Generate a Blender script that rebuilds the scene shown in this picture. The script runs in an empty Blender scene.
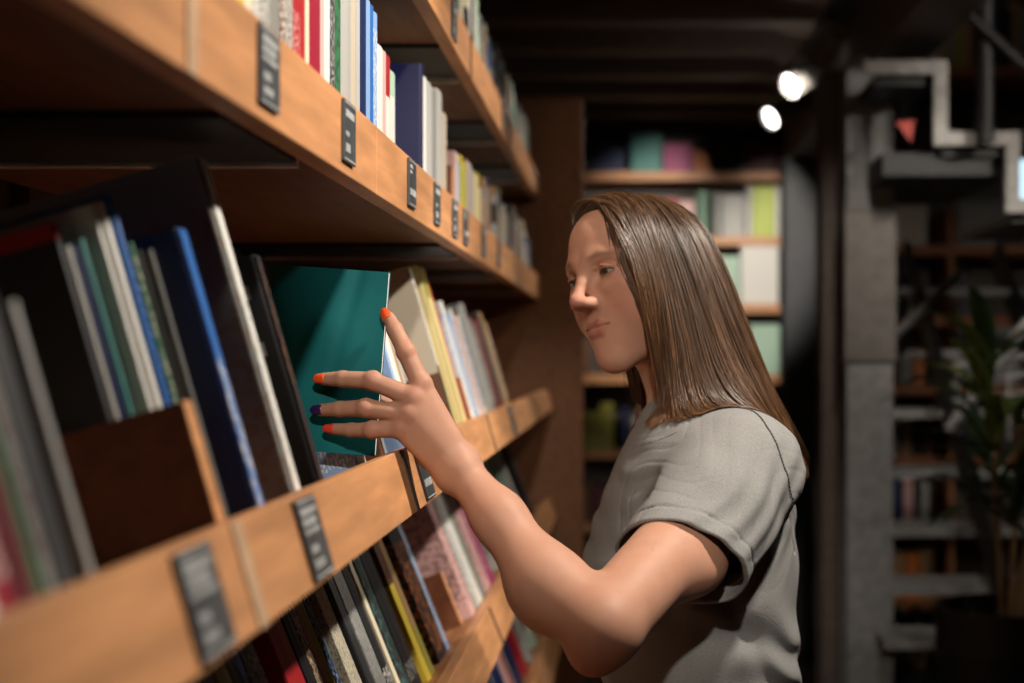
import bpy, bmesh, math, random
import numpy as np
from mathutils import Matrix, Vector
random.seed(7); rng = np.random.default_rng(7)
S = bpy.context.scene; COL = S.collection
# ------------------------------------------------------------------ camera, world, exposure
F, VX, VY, EYE = 1422.0, 625.0, 355.0, 1.44
cd = bpy.data.cameras.new('camera'); cam = bpy.data.objects.new('camera', cd); COL.objects.link(cam)
cam.location = (0, 0, EYE); cam.rotation_euler = (math.pi/2, 0, 0)
cd.sensor_width = 36; cd.lens = F*36/1024; cd.clip_start = .05
cd.shift_x = -(VX-512)/1024; cd.shift_y = (VY-341.5)/1024
cd.dof.use_dof = True; cd.dof.focus_distance = 1.56; cd.dof.aperture_fstop = 3.2
S.camera = cam
S.view_settings.view_transform = 'Standard'; S.view_settings.look = 'None'
S.view_settings.gamma = 1; S.view_settings.use_curve_mapping = False; S.view_settings.exposure = 0.0
W = bpy.data.worlds.new('world'); S.world = W; W.use_nodes = True
W.node_tree.nodes['Background'].inputs[0].default_value = (1, .86, .74, 1)
W.node_tree.nodes['Background'].inputs[1].default_value = .11
WARM = (1, .90, .78)
def P(px, py, Y):
    return Vector(((px-VX)/F*Y, Y, EYE-(py-VY)/F*Y))

# ------------------------------------------------------------------ materials
MATS = {}
def nt(name):
    m = bpy.data.materials.new(name); m.use_nodes = True
    t = m.node_tree; return m, t, t.nodes['Principled BSDF']
def lk(t, a, b): t.links.new(a, b)
def mat(name, col, rough=.6, metal=0, noise=.08, scale=30, stretch=(1,1,1), bump=0, spec=.4):
    if name in MATS: return MATS[name]
    m, t, b = nt(name)
    tc = t.nodes.new('ShaderNodeTexCoord'); mp = t.nodes.new('ShaderNodeMapping'); mp.inputs[3].default_value = stretch
    lk(t, tc.outputs['Object'], mp.inputs[0])
    n = t.nodes.new('ShaderNodeTexNoise'); n.inputs['Scale'].default_value = scale; n.inputs['Detail'].default_value = 5
    lk(t, mp.outputs[0], n.inputs[0])
    r = t.nodes.new('ShaderNodeValToRGB')
    c = np.array(col)
    r.color_ramp.elements[0].color = (*np.clip(c*(1-noise*2.5), 0, 1), 1); r.color_ramp.elements[0].position = .3
    r.color_ramp.elements[1].color = (*np.clip(c*(1+noise*2.5), 0, 1), 1); r.color_ramp.elements[1].position = .7
    lk(t, n.outputs[0], r.inputs[0]); lk(t, r.outputs[0], b.inputs['Base Color'])
    b.inputs['Roughness'].default_value = rough; b.inputs['Metallic'].default_value = metal
    b.inputs['Specular IOR Level'].default_value = spec
    if bump:
        bp = t.nodes.new('ShaderNodeBump'); bp.inputs['Strength'].default_value = bump; bp.inputs['Distance'].default_value = .002
        lk(t, n.outputs[0], bp.inputs['Height']); lk(t, bp.outputs[0], b.inputs['Normal'])
    MATS[name] = m; return m
def wood(name, col, rough=.45):
    return mat(name, col, rough, 0, .10, 6, (9, .9, 9), .06)
def bookmat(name, base, style='plain', accent=(.8,.8,.75), lo=.3, hi=.8, rough=.45):
    """cover print, flat on the surface: plain, title (small lettering), blocks (two colours), speckle"""
    key = f'{name}_{style}_{lo}_{hi}'
    if key in MATS: return MATS[key]
    m, t, b = nt(key); N = t.nodes
    tc = N.new('ShaderNodeTexCoord'); sp = N.new('ShaderNodeSeparateXYZ'); lk(t, tc.outputs['Generated'], sp.inputs[0])
    def math_(op, a, v):
        q = N.new('ShaderNodeMath'); q.operation = op
        (lk(t, a, q.inputs[0]) if not isinstance(a, float) else None)
        if isinstance(v, (int, float)): q.inputs[1].default_value = v
        else: lk(t, v, q.inputs[1])
        return q.outputs[0]
    z = sp.outputs[2]
    band = math_('MULTIPLY', math_('GREATER_THAN', z, lo), math_('LESS_THAN', z, hi))
    if style in ('title', 'speckle'):
        mp = N.new('ShaderNodeMapping'); lk(t, tc.outputs['Object'], mp.inputs[0])
        mp.inputs[3].default_value = (60, 60, 25) if style == 'title' else (14, 14, 14)
        nz = N.new('ShaderNodeTexNoise'); nz.inputs['Scale'].default_value = 7; nz.inputs['Detail'].default_value = 3
        lk(t, mp.outputs[0], nz.inputs[0])
        mask = math_('MULTIPLY', math_('MULTIPLY', math_('GREATER_THAN', nz.outputs[0], .53), band), .75 if style == 'title' else .5)
    elif style == 'blocks': mask = band
    else: mask = math_('MULTIPLY', band, 0.0)
    mx = N.new('ShaderNodeMix'); mx.data_type = 'RGBA'
    lk(t, mask, mx.inputs[0]); mx.inputs[6].default_value = (*base, 1); mx.inputs[7].default_value = (*accent, 1)
    lk(t, mx.outputs[2], b.inputs['Base Color'])
    b.inputs['Roughness'].default_value = rough; b.inputs['Specular IOR Level'].default_value = .4
    MATS[key] = m; return m
def emis(name, col, s):
    m, t, b = nt(name); b.inputs['Base Color'].default_value = (*col, 1)
    b.inputs['Emission Color'].default_value = (*col, 1); b.inputs['Emission Strength'].default_value = s
    return m

# ------------------------------------------------------------------ geometry helpers
def box(bm, x0, x1, y0, y1, z0, z1):
    vs = [bm.verts.new((x, y, z)) for x in (x0, x1) for y in (y0, y1) for z in (z0, z1)]
    for f in ((0,1,3,2), (4,6,7,5), (0,4,5,1), (2,3,7,6), (0,2,6,4), (1,5,7,3)): bm.faces.new([vs[i] for i in f])
def tube(bm, a, b, r0, r1=None, n=12):
    a, b = Vector(a), Vector(b); r1 = r0 if r1 is None else r1
    d = (b-a).normalized(); u = d.orthogonal().normalized(); v = d.cross(u)
    R = [[bm.verts.new(p+(u*math.cos(k*math.tau/n)+v*math.sin(k*math.tau/n))*r) for k in range(n)] for p, r in ((a, r0), (b, r1))]
    for k in range(n): bm.faces.new((R[0][k], R[0][(k+1)%n], R[1][(k+1)%n], R[1][k]))
    bm.faces.new(R[0][::-1]); bm.faces.new(R[1])
def bar(bm, a, b, w, h):
    """rectangular bar from a to b"""
    a, b = Vector(a), Vector(b); d = (b-a).normalized()
    up = Vector((0,0,1)) if abs(d.z) < .95 else Vector((1,0,0))
    s = d.cross(up).normalized(); u = s.cross(d)
    c = [[bm.verts.new(p+s*i*w/2+u*j*h/2) for i, j in ((-1,-1),(1,-1),(1,1),(-1,1))] for p in (a, b)]
    for k in range(4): bm.faces.new((c[0][k], c[0][(k+1)%4], c[1][(k+1)%4], c[1][k]))
    bm.faces.new(c[0][::-1]); bm.faces.new(c[1])
def link(name, data, parent=None, M=None):
    o = bpy.data.objects.new(name, data); COL.objects.link(o)
    if parent is not None: o.parent = parent
    if M is not None: o.matrix_local = M
    return o
def obj(name, bm, m, parent=None, M=None, bevel=0, smooth=False):
    if bevel: bmesh.ops.bevel(bm, geom=bm.edges[:], offset=bevel, segments=2, affect='EDGES', profile=.6)
    bmesh.ops.recalc_face_normals(bm, faces=bm.faces[:])
    me = bpy.data.meshes.new(name); bm.to_mesh(me); bm.free()
    if smooth:
        for p in me.polygons: p.use_smooth = True
    me.materials.append(m)
    return link(name, me, parent, M)
def bx(name, dims, m, parent=None, M=None, bevel=0):
    bm = bmesh.new(); box(bm, *dims); return obj(name, bm, m, parent, M, bevel)
def tag(o, label=None, cat=None, group=None, kind=None):
    for k, v in (('label', label), ('category', cat), ('group', group), ('kind', kind)):
        if v: o[k] = v
    return o
def empty(name, loc=(0,0,0), M=None):
    o = link(name, None)
    if M is not None: o.matrix_local = M
    else: o.location = loc
    o.empty_display_size = .05
    return o
def struct(name, dims, m, parent=None):
    return tag(bx(name, dims, m, parent), kind='structure')

# ------------------------------------------------------------------ setting
M_floor = wood('dark_floor_wood', (.05, .032, .022)); M_ceil = mat('dark_ceiling', (.028, .022, .019), .8)
M_joist = mat('dark_joist_timber', (.22, .165, .13), .7, stretch=(.5, 6, 6))
M_wall = mat('charcoal_plaster', (.035, .034, .036), .9, bump=.1)
M_dark = mat('black_paint', (.012, .012, .013), .5)
M_steel = mat('grey_painted_steel', (.20, .20, .195), .55, .0); M_steel_d = mat('brown_painted_steel', (.10, .075, .06), .6)
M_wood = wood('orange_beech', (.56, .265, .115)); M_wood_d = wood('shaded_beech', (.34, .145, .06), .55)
M_brown = wood('brown_chipboard', (.16, .052, .02), .6)
struct('floor', (-3, 5, -1.5, 10.2, -.1, 0), M_floor)
struct('ceiling', (-3, .96, -1.5, 10.2, 2.80, 2.9), M_ceil); struct('ceiling.001', (.96, 5, 3.3, 10.2, 4.9, 5.0), M_ceil); struct('ceiling.002', (.96, 5, -1.5, 3.3, 2.8, 2.9), M_ceil); struct('wall_upper', (.96, 5, 3.2, 3.3, 2.9, 4.9), M_wall)
struct('wall_left', (-3.1, -3, -1.5, 10.2, 0, 2.9), M_wall)
struct('wall_right', (5, 5.1, -1.5, 10.2, 0, 4.9), M_wall)
struct('wall_back', (-3, 5, 10.1, 10.2, 0, 4.9), M_wall)
struct('wall_front', (-3, 5, -1.6, -1.5, 0, 4.9), M_wall)
# ------------------------------------------------------------------ ceiling timbers, columns
for k in range(11):
    y = 3.1 + .5*k
    tag(bx('joist', (-2.9, .76, y, y+.12, 2.64, 2.80), M_joist), f'dark ceiling joist, number {k+1} of a row running over the aisle', 'joist', 'ceiling joists', 'structure')
tag(bx('trim_1', (.80, .98, 2.6, 10.1, 2.40, 2.64), M_steel_d), kind='structure')
def column(name, x, y, w, z1, ms):
    r = tag(empty(name, (x, y, 0)), kind='structure')
    bx('flange', (-w/2, w/2, -.075, -.062, 0, z1), ms, r); bx('flange', (-w/2, w/2, .062, .075, 0, z1), ms, r)
    bx('web', (-.006, .006, -.062, .062, 0, z1), ms, r)
    return r
column('column', .80, 4.72, .15, 2.42, M_steel)
column('column.001', .72, 4.95, .09, 2.42, M_steel_d)
column('column.002', .86, 7.0, .16, 2.42, mat('slate_painted_steel', (.045, .048, .055), .6))
column('column.003', .995, 6.2, .10, 2.42, M_steel_d)
bx('clamp_plate', (-.083, .083, -.09, -.076, 1.42, 1.92), mat('taupe_clamp_paint', (.125, .112, .10), .6), bpy.data.objects['column'])

# ------------------------------------------------------------------ long bookcase, frames of its shelves
def frame(t, x, y, z):
    """local x: out towards the aisle, y: along the run, z: up the book; t: how far the shelf leans back"""
    c, s = math.cos(t), math.sin(t)
    return Matrix(((c, 0, -s, x), (0, 1, 0, y), (s, 0, c, z), (0, 0, 0, 1)))
T16, T22 = math.radians(16), math.radians(22)
#        tilt, lip top-front x, z, lip height, deck top below lip top, deck depth
SH = dict(top=(0, -.266, 1.99, .071, .040, .36), upper=(0, -.266, 1.685, .073, .047, .36), middle=(T16, -.240, 1.3385, .068, .010, .34),
          lower=(T22, -.235, 1.005, .068, .004, .36), bottom=(T22, -.205, .70, .075, .004, .36))
YEND = 4.42
case = tag(empty('bookcase', (-.45, 2.4, 0)), 'long beech bookcase whose lower shelves lean back, full of books', 'bookcase')
CI = Matrix.Translation((.45, -2.4, 0))
M_endp = wood('brown_end_panel_wood', (.25, .105, .045), .6)
M_under = wood('shade_darkened_deck', (.17, .062, .022), .6)  # darker copy of the deck wood, underside shade put into its colour
CUTS = (-.2, .872, 1.523, 2.452, 3.45, YEND)
M_tag = mat('chalkboard_tag', (.052, .058, .064), .45); M_chalk = mat('white_lettering', (.42, .43, .43), .7)
M_strip = mat('pale_metal_strip', (.52, .34, .21), .5); M_gap = mat('dark_joint_strip', (.06, .045, .035), .5)
M_metal = mat('pale_bracket_edge', (.75, .70, .66), .5)
for nm, (t, x, z, lh, dd, dep) in SH.items():
    for a, b in zip(CUTS, CUTS[1:]):
        f = CI @ frame(t, x, 0, z)
        bx('shelf_front', (-.022, 0, a+.0008, b-.0008, -lh, 0), M_wood, case, f, .0015)
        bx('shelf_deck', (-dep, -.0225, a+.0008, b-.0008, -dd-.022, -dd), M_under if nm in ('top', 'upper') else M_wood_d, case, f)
    for y in CUTS[1:-1]:
        if y == 1.523 and nm != 'middle' or y == 2.452 and nm == 'upper': continue
        w, ms = (.011, M_strip) if y in (.872, 3.45) else (.008, M_gap)
        bx('joint_strip', (-.0005, .0012, y-w, y+w, -lh, -.0005), ms, case, CI @ frame(t, x, 0, z))
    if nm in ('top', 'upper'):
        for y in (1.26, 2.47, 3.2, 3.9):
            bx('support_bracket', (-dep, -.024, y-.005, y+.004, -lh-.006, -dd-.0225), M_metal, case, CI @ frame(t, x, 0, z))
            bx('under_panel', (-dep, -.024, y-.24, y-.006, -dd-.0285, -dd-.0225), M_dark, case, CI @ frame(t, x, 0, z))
for a, b in zip(CUTS, CUTS[1:]):
    bx('back_panel', (-.66, -.645, a+.001, b-.001, .05, 2.32), M_gap, case, CI)
    bx('upright', (-.644, -.625, b-.03, b-.004, .05, 2.32), M_gap, case, CI)
bx('end_panel', (-.66, -.13, YEND+.002, YEND+.032, 0, 2.24), M_endp, case, CI, .002)
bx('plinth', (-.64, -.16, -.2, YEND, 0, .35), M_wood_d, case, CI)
def shelf_tag(nm, y, w, h, dz, rows):
    t, x, z, lh, dd, dep = SH[nm]
    p = bx('shelf_tag', (0, .003, -w/2, w/2, -h, 0), M_tag, case, CI @ frame(t, x+.0004, y, z) @ Matrix.Translation((0, 0, dz)), .0006)
    p['label'] = 'small chalkboard shelf tag with white lettering'
    bm = bmesh.new()
    box(bm, .003, .0033, -w*.46, w*.46, -h*.05, -h*.03); box(bm, .003, .0033, -w*.46, w*.46, -h*.97, -h*.95)
    for zf, hh, a, b in rows:                       # short white words, too small to read in the photograph
        ya = a
        while ya < b-.04:
            L = random.uniform(.06, .14); yb = min(ya+L, b)
            box(bm, .003, .0033, w*(ya-.5), w*(yb-.5), -h*(zf+hh), -h*zf); ya = yb+.035
    obj('lettering', bm, M_chalk, p)
R1 = ((.12,.09,.1,.9), (.25,.09,.1,.75), (.38,.06,.1,.85), (.58,.10,.15,.5), (.76,.10,.15,.6))
R2 = ((.15,.12,.12,.85), (.5,.08,.12,.4), (.7,.14,.12,.5)); R3 = ((.12,.07,.1,.5), (.24,.07,.1,.4), (.62,.14,.1,.9))
for y, rw in ((1.055, R1), (1.36, R2), (1.762, R3), (2.00, R2), (2.21, R2), (2.36, R3), (2.66, R2), (2.98, R3)):
    shelf_tag('upper', y, .056, .058, -.004, rw)
for y, rw in ((.775, R1), (1.045, R1), (1.62, R3), (2.9, R2)):
    shelf_tag('middle', y, .062, .060, -.004, rw)
for y in (2.2, 3.1): shelf_tag('top', y, .056, .056, -.006, R2)

# ------------------------------------------------------------------ books
M_page = mat('page_paper', (.62, .57, .47), .8, noise=.06, scale=8, stretch=(1, 200, 1)); M_page_w = mat('white_page_paper', (.72, .70, .66), .8, noise=.05, scale=8, stretch=(1, 200, 1))
C = dict(black=(.012,.012,.014), charcoal=(.035,.036,.04), grey=(.22,.22,.21), silver=(.40,.40,.38), white=(.70,.69,.65), cream=(.66,.60,.44), beige=(.48,.42,.33),
         red=(.36,.018,.022), crimson=(.30,.012,.035), maroon=(.10,.012,.018), orange=(.60,.17,.035), yellow=(.66,.50,.05), olive=(.30,.28,.05), lime=(.42,.52,.05), green=(.035,.15,.07),
         teal=(.05,.22,.20), buff=(.62,.52,.24), navy=(.010,.020,.085), indigo=(.005,.007,.052), blue=(.025,.13,.42), skyblue=(.22,.36,.62), pink=(.62,.38,.36), magenta=(.36,.04,.16), brown=(.13,.055,.025), tan=(.38,.23,.11), mint=(.40,.58,.46))
ORD = 'first second third fourth fifth sixth seventh eighth ninth tenth eleventh twelfth thirteenth fourteenth fifteenth sixteenth seventeenth eighteenth nineteenth twentieth'.split()
COUNT = {}
def book_thing(M, d, th, h, col, kind='hardback', style='plain', accent='white', lo=.25, hi=.85, simple=False, spine=None):
    root = empty('book', M=M)
    c = .0022 if kind == 'hardback' else .0008
    ins = .0035 if kind == 'hardback' else .0004
    cm = bookmat(f'{col}_{accent}', C[col], style, C[accent], lo, hi)
    bm = bmesh.new()
    r = .003 if kind == 'hardback' else .0012
    # one sheet of board wrapped round the pages, a rounded spine at x = 0
    prof = [(-d, c), (-d, 0), (-r, 0), (-r*.3, r*.25), (0, th*.3), (.0008, th*.5), (0, th*.7), (-r*.3, th-r*.25), (-r, th), (-d, th), (-d, th-c), (-r-c, th-c), (-c*1.2, th*.68), (-c*1.2, th*.32), (-r-c, c)]
    ring = [[bm.verts.new((x, y, z)) for x, y in prof] for z in (0, h)]
    n = len(prof)
    for k in range(n): bm.faces.new((ring[0][k], ring[0][(k+1)%n], ring[1][(k+1)%n], ring[1][k]))
    bm.faces.new(ring[0][::-1]); bm.faces.new(ring[1])
    obj('cover', bm, cm, root)
    bx('page_block', (-d+ins, -r-c-.0005, c+.0003, th-c-.0003, ins, h-ins), M_page_w if kind == 'paperback' else M_page, root)
    if spine:
        sc, st, sa, s0, s1 = spine
        bx('spine_panel', (.0009, .0014, th*.12, th*.88, .001, h-.001), bookmat(f'{sc}_{sa}', C[sc], st, C[sa], s0, s1), root)
    return root
def size_word(th, h):
    return ('thick' if th > .034 else 'slim' if th < .012 else 'tall' if h > .225 else 'small' if h < .17 else 'mid-sized')
def shelf_book(nm, y0, y1, h, recess, col, kind='hardback', style='plain', accent='white', lo=.25, hi=.85, d=.15, zone='', group=None, lean=0, words=None, spine=None):
    t, x, z, lh, dd, dep = SH[nm]; recess = max(recess, .0245)
    M = frame(t, x, y0, z) @ Matrix.Translation((-recess, 0, -dd+.0006)) @ Matrix.Rotation(lean, 4, 'X')
    b = book_thing(M, d, y1-y0, h, col, kind, style, accent, lo, hi, spine=spine)
    base = words or f'{size_word(y1-y0, h)} {col} {kind}'
    k = (base, zone); COUNT[k] = COUNT.get(k, 0)+1
    BOOKS.append((b, base, zone, COUNT[k], group))
    return b
BOOKS = []
def name_books():
    for b, base, zone, n, group in BOOKS:
        o = '' if COUNT[(base, zone)] == 1 else ORD[n-1]+' '
        tag(b, f'{o}{base} {zone}', 'book', group)

# upper shelf, sharp part: (left px of the spine, height, recess, colour, kind, style, accent)
UP = [(205,.2,.018,'charcoal'),(222,.2,.02,'olive'),(240,.2,.02,'yellow'),(251,.19,.022,'cream'),(259,.2,.02,'silver','paperback','title','white',.1,.9),(266,.2,.02,'grey','paperback','title','white',.1,.9),(276,.2,.02,'grey'),
  (286,.2,.018,'brown','hardback','title','white',.1,.9),(292,.2,.02,'silver','hardback','title','brown',.1,.9),(299,.21,.018,'red','paperback','title','pink',.1,.5),(306,.21,.02,'red'),(311,.2,.018,'cream','paperback'),(314.5,.21,.02,'crimson','hardback','blocks','green',0,.32),(326,.2,.022,'pink'),
  (330,.2,.02,'white'),(335.5,.2,.02,'charcoal','hardback','title','silver',.1,.9),(340.5,.2,.018,'green','hardback','speckle','black',0,1),(346,.2,.02,'silver'),(356,.21,.018,'beige'),(361,.2,.018,'silver'),(365,.205,.02,'navy'),(371,.203,.02,'skyblue'),(375,.203,.02,'blue'),(378,.2,.02,'skyblue','hardback','title','white',.1,.9),
  (382,.168,.022,'white','paperback','blocks','blue',0,.2),(387,.168,.022,'pink','paperback'),(390,.168,.022,'red','paperback','blocks','white',0,.7),(394,.155,.02,'mint','paperback','blocks','white',0,.8),(399,None)]
yb = lambda px, X: X*F/(VX-px)
for a, b in zip(UP, UP[1:]):
    y0, y1 = yb(a[0], .286), yb(b[0], .286)
    shelf_book('upper', y0, y1-.0006, a[1], a[2], *a[3:], zone='on the upper shelf above the first tags', group='books on the upper shelf')
ZA = 'on the upper shelf just before the wooden block'
y = 2.03
shelf_book('upper', y, y+.022, .218, .022, 'indigo', d=.19, zone=ZA, words='large plain indigo book')
y += .024
for th, h, c in ((.03,.205,'white'),(.065,.205,'silver'),(.05,.205,'grey'),(.065,.215,'silver'),(.06,.19,'beige')):
    shelf_book('upper', y, y+th-.001, h, .024, c, zone=ZA, group='books on the upper shelf'); y += th
M_div = M_brown
def divider(nm, y, h, d, recess, label, th=.018):
    t, x, z, lh, dd, dep = SH[nm]
    M = frame(t, x-recess*math.cos(t), y, z-recess*math.sin(t)) @ Matrix.Translation((0, 0, -dd+.0006))
    r = empty('shelf_divider', M=M)
    bx('board', (-d, -.0012, 0, th, 0, h), M_div, r)
    bx('front_edge', (-.0012, 0, 0, th, 0, h), M_wood, r)
    tag(r, label, 'divider')
divider('upper', 2.40, .122, .085, .026, 'low brown wooden block between books on the upper shelf')
def run(nm, y, yend, pal, h0, h1, t0, t1, recess, zone, group, gaps=.0):
    prev = None
    while y < yend-.02:
        th = random.uniform(t0, t1); c = random.choice([q for q in pal if q != prev]); prev = c
        if random.random() > gaps:
            kd = random.choice(('hardback', 'paperback')); st = random.choice(('plain', 'title', 'plain', 'blocks'))
            ac = random.choice([q for q in ('white','black','cream','red','blue') if q != c])
            shelf_book(nm, y, min(y+th, yend)-.001, random.uniform(h0, h1), recess+random.uniform(-.004,.012), c, kd, st, ac, random.choice((.2,.6,.75)), random.choice((.88,.95)), zone=zone, group=group)
        y += th
y = 2.425
for th, h, c in ((.03,.15,'pink'),(.028,.15,'white'),(.022,.135,'skyblue'),(.05,.155,'yellow'),(.05,.15,'lime'),(.05,.16,'pink'),(.045,.16,'silver'),(.045,.155,'beige'),(.05,.15,'cream'),(.04,.16,'yellow')):
    shelf_book('upper', y, y+th-.001, h, .024, c, zone='on the upper shelf, just beyond the wooden block', group='books on the upper shelf'); y += th
run('upper', y, 4.38, ('beige','grey','silver','skyblue','tan','navy','white','teal'), .14, .19, .03, .05, .024, 'at the far end of the upper shelf', 'books on the upper shelf')
# top shelf
for th, h, c in ((.05,.2,'charcoal'),(.05,.2,'black'),(.06,.2,'beige'),(.05,.19,'silver'),(.05,.2,'black'),(.06,.21,'grey'),(.05,.2,'maroon'),(.06,.2,'maroon'),(.05,.18,'pink'),(.07,.2,'charcoal')):
    if th == .05 and h == .2 and c == 'charcoal': y = 1.93
    shelf_book('top', y, y+th-.001, h, .022, c, zone='on the top shelf, before its end joint', group='books on the top shelf'); y += th
run('top', y, 4.38, ('white','silver','beige','mint','charcoal','cream'), .16, .2, .03, .055, .022, 'at the far end of the top shelf', 'books on the top shelf', .1)

# middle shelf, leaning back: near cluster beside the wooden divider
ZB = 'in the leaning row before the low wooden divider'
for y0, y1, h, rc, c, kd, st, ac in ((.40,.44,.22,.02,'charcoal','hardback','plain','white'),(.445,.50,.23,.02,'grey','hardback','plain','white'),(.505,.545,.22,.03,'maroon','hardback','plain','white'),(.55,.575,.23,.02,'silver','hardback','title','black'),(.577,.598,.2,.02,'white','paperback','plain','red'),
        (.60,.618,.22,.02,'crimson','hardback','title','white'),(.620,.642,.24,.025,'maroon','hardback','plain','white'),(.644,.66,.235,.03,'green','hardback','speckle','charcoal'),(.664,.676,.25,.03,'grey','hardback','title','maroon'),(.678,.70,.16,.03,'charcoal','hardback','plain','white'),(.701,.708,.15,.022,'silver','paperback','plain','white')):
    shelf_book('middle', y0, y1, h, rc, c, kd, st, ac, .1, .9, zone=ZB, group='books on the middle shelf', d=.17)
divider('middle', .917, .091, .15, .0238, 'low brown wooden divider propping books on the middle shelf')
ZB = 'tucked behind the low wooden divider on the middle shelf'
y0 = .9372
for th, h, rc, c, kd, st, ac in ((.006,.229,.080,'red','paperback','blocks','charcoal'),(.0055,.213,.077,'silver','paperback','plain','white'),(.005,.213,.074,'navy','paperback','plain','white'),(.0055,.217,.071,'teal','paperback','plain','white'),(.009,.215,.074,'charcoal','hardback','speckle','green'),
        (.0055,.240,.063,'white','paperback','plain','cream'),(.0085,.242,.059,'white','paperback','plain','cream'),(.0065,.247,.055,'blue','paperback','plain','white'),(.0055,.212,.052,'green','paperback','title','cream'),(.005,.206,.050,'black','hardback','plain','white'),(.0035,.205,.043,'grey','paperback','plain','white')):
    shelf_book('middle', y0, y0+th, h, rc, c, kd, st, ac, .35 if c == 'red' else .05, .95, zone=ZB, group='books on the middle shelf', d=.14); y0 += th+.0006
ZB = 'between the wooden divider and the teal book'
shelf_book('middle', 1.0145, 1.036, .217, .020, 'navy', d=.15, zone=ZB, spine=('blue', 'title', 'white', .02, .55), words='navy hardback with blue spine')
big = shelf_book('middle', 1.128, 1.153, .287, .018, 'silver', 'hardback', 'speckle', 'tan', .05, .85, d=.25, zone=ZB, spine=('white', 'title', 'silver', .05, .6), words='huge taupe book with white spine')
bx('cover_sticker', (-.105, -.075, -.0006, 0, .195, .222), mat('taupe_sticker', (.30, .26, .24), .7), big)
t_ = shelf_book('middle', 1.220, 1.241, .212, .016, 'black', d=.15, zone=ZB, spine=('black', 'title', 'brown', .45, .97), words='black hardback with cream lettering')
for z0, lab in ((.125, 0), (.175, 0)):
    bx('cover_sticker', (-.030, -.012, -.0006, 0, z0, z0+.012), M_chalk, t_)
ZB = 'standing behind the teal book on the middle shelf'
shelf_book('middle', 1.75, 1.768, .215, .06, 'brown', d=.16, zone=ZB, words='dark brown hardback with pale spine', spine=('grey','plain','white',0,1))
for y0, th, h, rc, c, st, ac in ((1.562,.008,.13,.058,'skyblue','title','white'),(1.571,.007,.13,.05,'white','plain','navy'),(1.79,.008,.15,.03,'skyblue','plain','white'),(1.80,.010,.15,.028,'white','plain','navy'),(1.812,.008,.14,.03,'grey','plain','white'),(1.83,.015,.16,.03,'white','plain','silver'),(1.85,.014,.2,.03,'tan','plain','white'),(1.87,.01,.17,.03,'silver','plain','navy')):
    shelf_book('middle', y0, y0+th, h, rc, c, 'paperback', st, ac, .05, .95, zone=ZB, group='books on the middle shelf')
ZB = 'on the middle shelf before its second divider'
shelf_book('middle', 2.185, 2.20, .262, .024, 'beige', 'paperback', 'blocks', 'brown', 0, .36, d=.17, zone=ZB, words='large beige paperback with brown foot', spine=('white','blocks','charcoal',0,.4))
shelf_book('middle', 2.204, 2.232, .262, .03, 'white', zone=ZB)
shelf_book('middle', 2.30, 2.366, .275, .024, 'buff', d=.17, zone=ZB, words='thick pale yellow book with red edge', spine=('buff','blocks','olive',.8,1))
shelf_book('middle', 2.368, 2.392, .278, .024, 'red', zone=ZB)
divider('middle', 2.425, .082, .075, .0238, 'second brown wooden divider on the middle shelf, beyond the hand')
y = 2.46
for th, h, c, ac in ((.05,.22,'white','skyblue'),(.05,.2,'skyblue','white'),(.05,.21,'white','red'),(.03,.2,'pink','white'),(.05,.2,'white','blue'),(.06,.22,'silver','navy'),(.07,.23,'silver','white'),(.05,.2,'grey','white'),(.05,.21,'maroon','white'),(.06,.2,'crimson','black'),(.06,.22,'charcoal','teal'),(.07,.22,'tan','brown'),(.06,.2,'tan','white')):
    shelf_book('middle', y, y+th-.001, h, .02, c, 'paperback', 'title', ac, .1, .9, zone='on the middle shelf past the second wooden divider', group='books on the middle shelf'); y += th*1.12
# lower shelf
ZC = 'on the lower shelf under the big tagged board'
for y0, y1, h, c, kd, st, ac, lo, hi in ((.98,1.01,.22,'brown','hardback','plain','white',.1,.9),(1.02,1.06,.22,'charcoal','hardback','title','white',.1,.9),(1.07,1.11,.22,'olive','hardback','plain','white',.1,.9),(1.12,1.16,.22,'black','hardback','title','cream',.1,.9),(1.165,1.20,.22,'charcoal','hardback','plain','white',.1,.9),(1.205,1.24,.22,'olive','hardback','plain','yellow',.1,.9),(1.242,1.262,.23,'black','hardback','plain','white',.1,.9),(1.264,1.28,.22,'blue','paperback','plain','white',.1,.9),
        (1.285,1.33,.23,'black','hardback','title','silver',.05,.95),(1.385,1.44,.23,'red','hardback','plain','black',.1,.9),(1.445,1.475,.23,'black','paperback','plain','white',.1,.9),(1.478,1.50,.23,'brown','paperback','title','cream',.05,.95),(1.502,1.52,.23,'tan','paperback','title','brown',.05,.95),(1.522,1.54,.23,'olive','hardback','plain','white',.1,.9),(1.543,1.565,.23,'black','hardback','title','skyblue',.1,.9),
        (1.598,1.642,.23,'cream','paperback','title','grey',.1,.9),(1.672,1.70,.235,'charcoal','hardback','blocks','olive',0,.12),(1.705,1.752,.235,'grey','hardback','title','silver',.3,.95),(1.756,1.79,.235,'black','hardback','title','white',.1,.3),(1.80,1.818,.24,'cream','paperback','plain','white',.1,.9),
        (1.832,1.872,.235,'charcoal','hardback','speckle','teal',.1,.9),(1.876,1.94,.24,'black','hardback','title','silver',.1,.2),(1.975,2.01,.24,'yellow','hardback','blocks','brown',.6,1),(2.012,2.045,.24,'olive','hardback','blocks','tan',.3,1),(2.10,2.185,.25,'black','hardback','speckle','orange',.05,.75),(2.187,2.215,.25,'skyblue','paperback','title','white',.05,.95)):
    shelf_book('lower', y0, y1, h, .042, c, kd, st, ac, lo, hi, zone=ZC, group='books on the lower shelf', d=.17)
divider('lower', 2.40, .095, .10, .045, 'brown wooden divider at the end of the lower shelf row')
ZC = 'on the lower shelf beyond its wooden divider'
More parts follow.
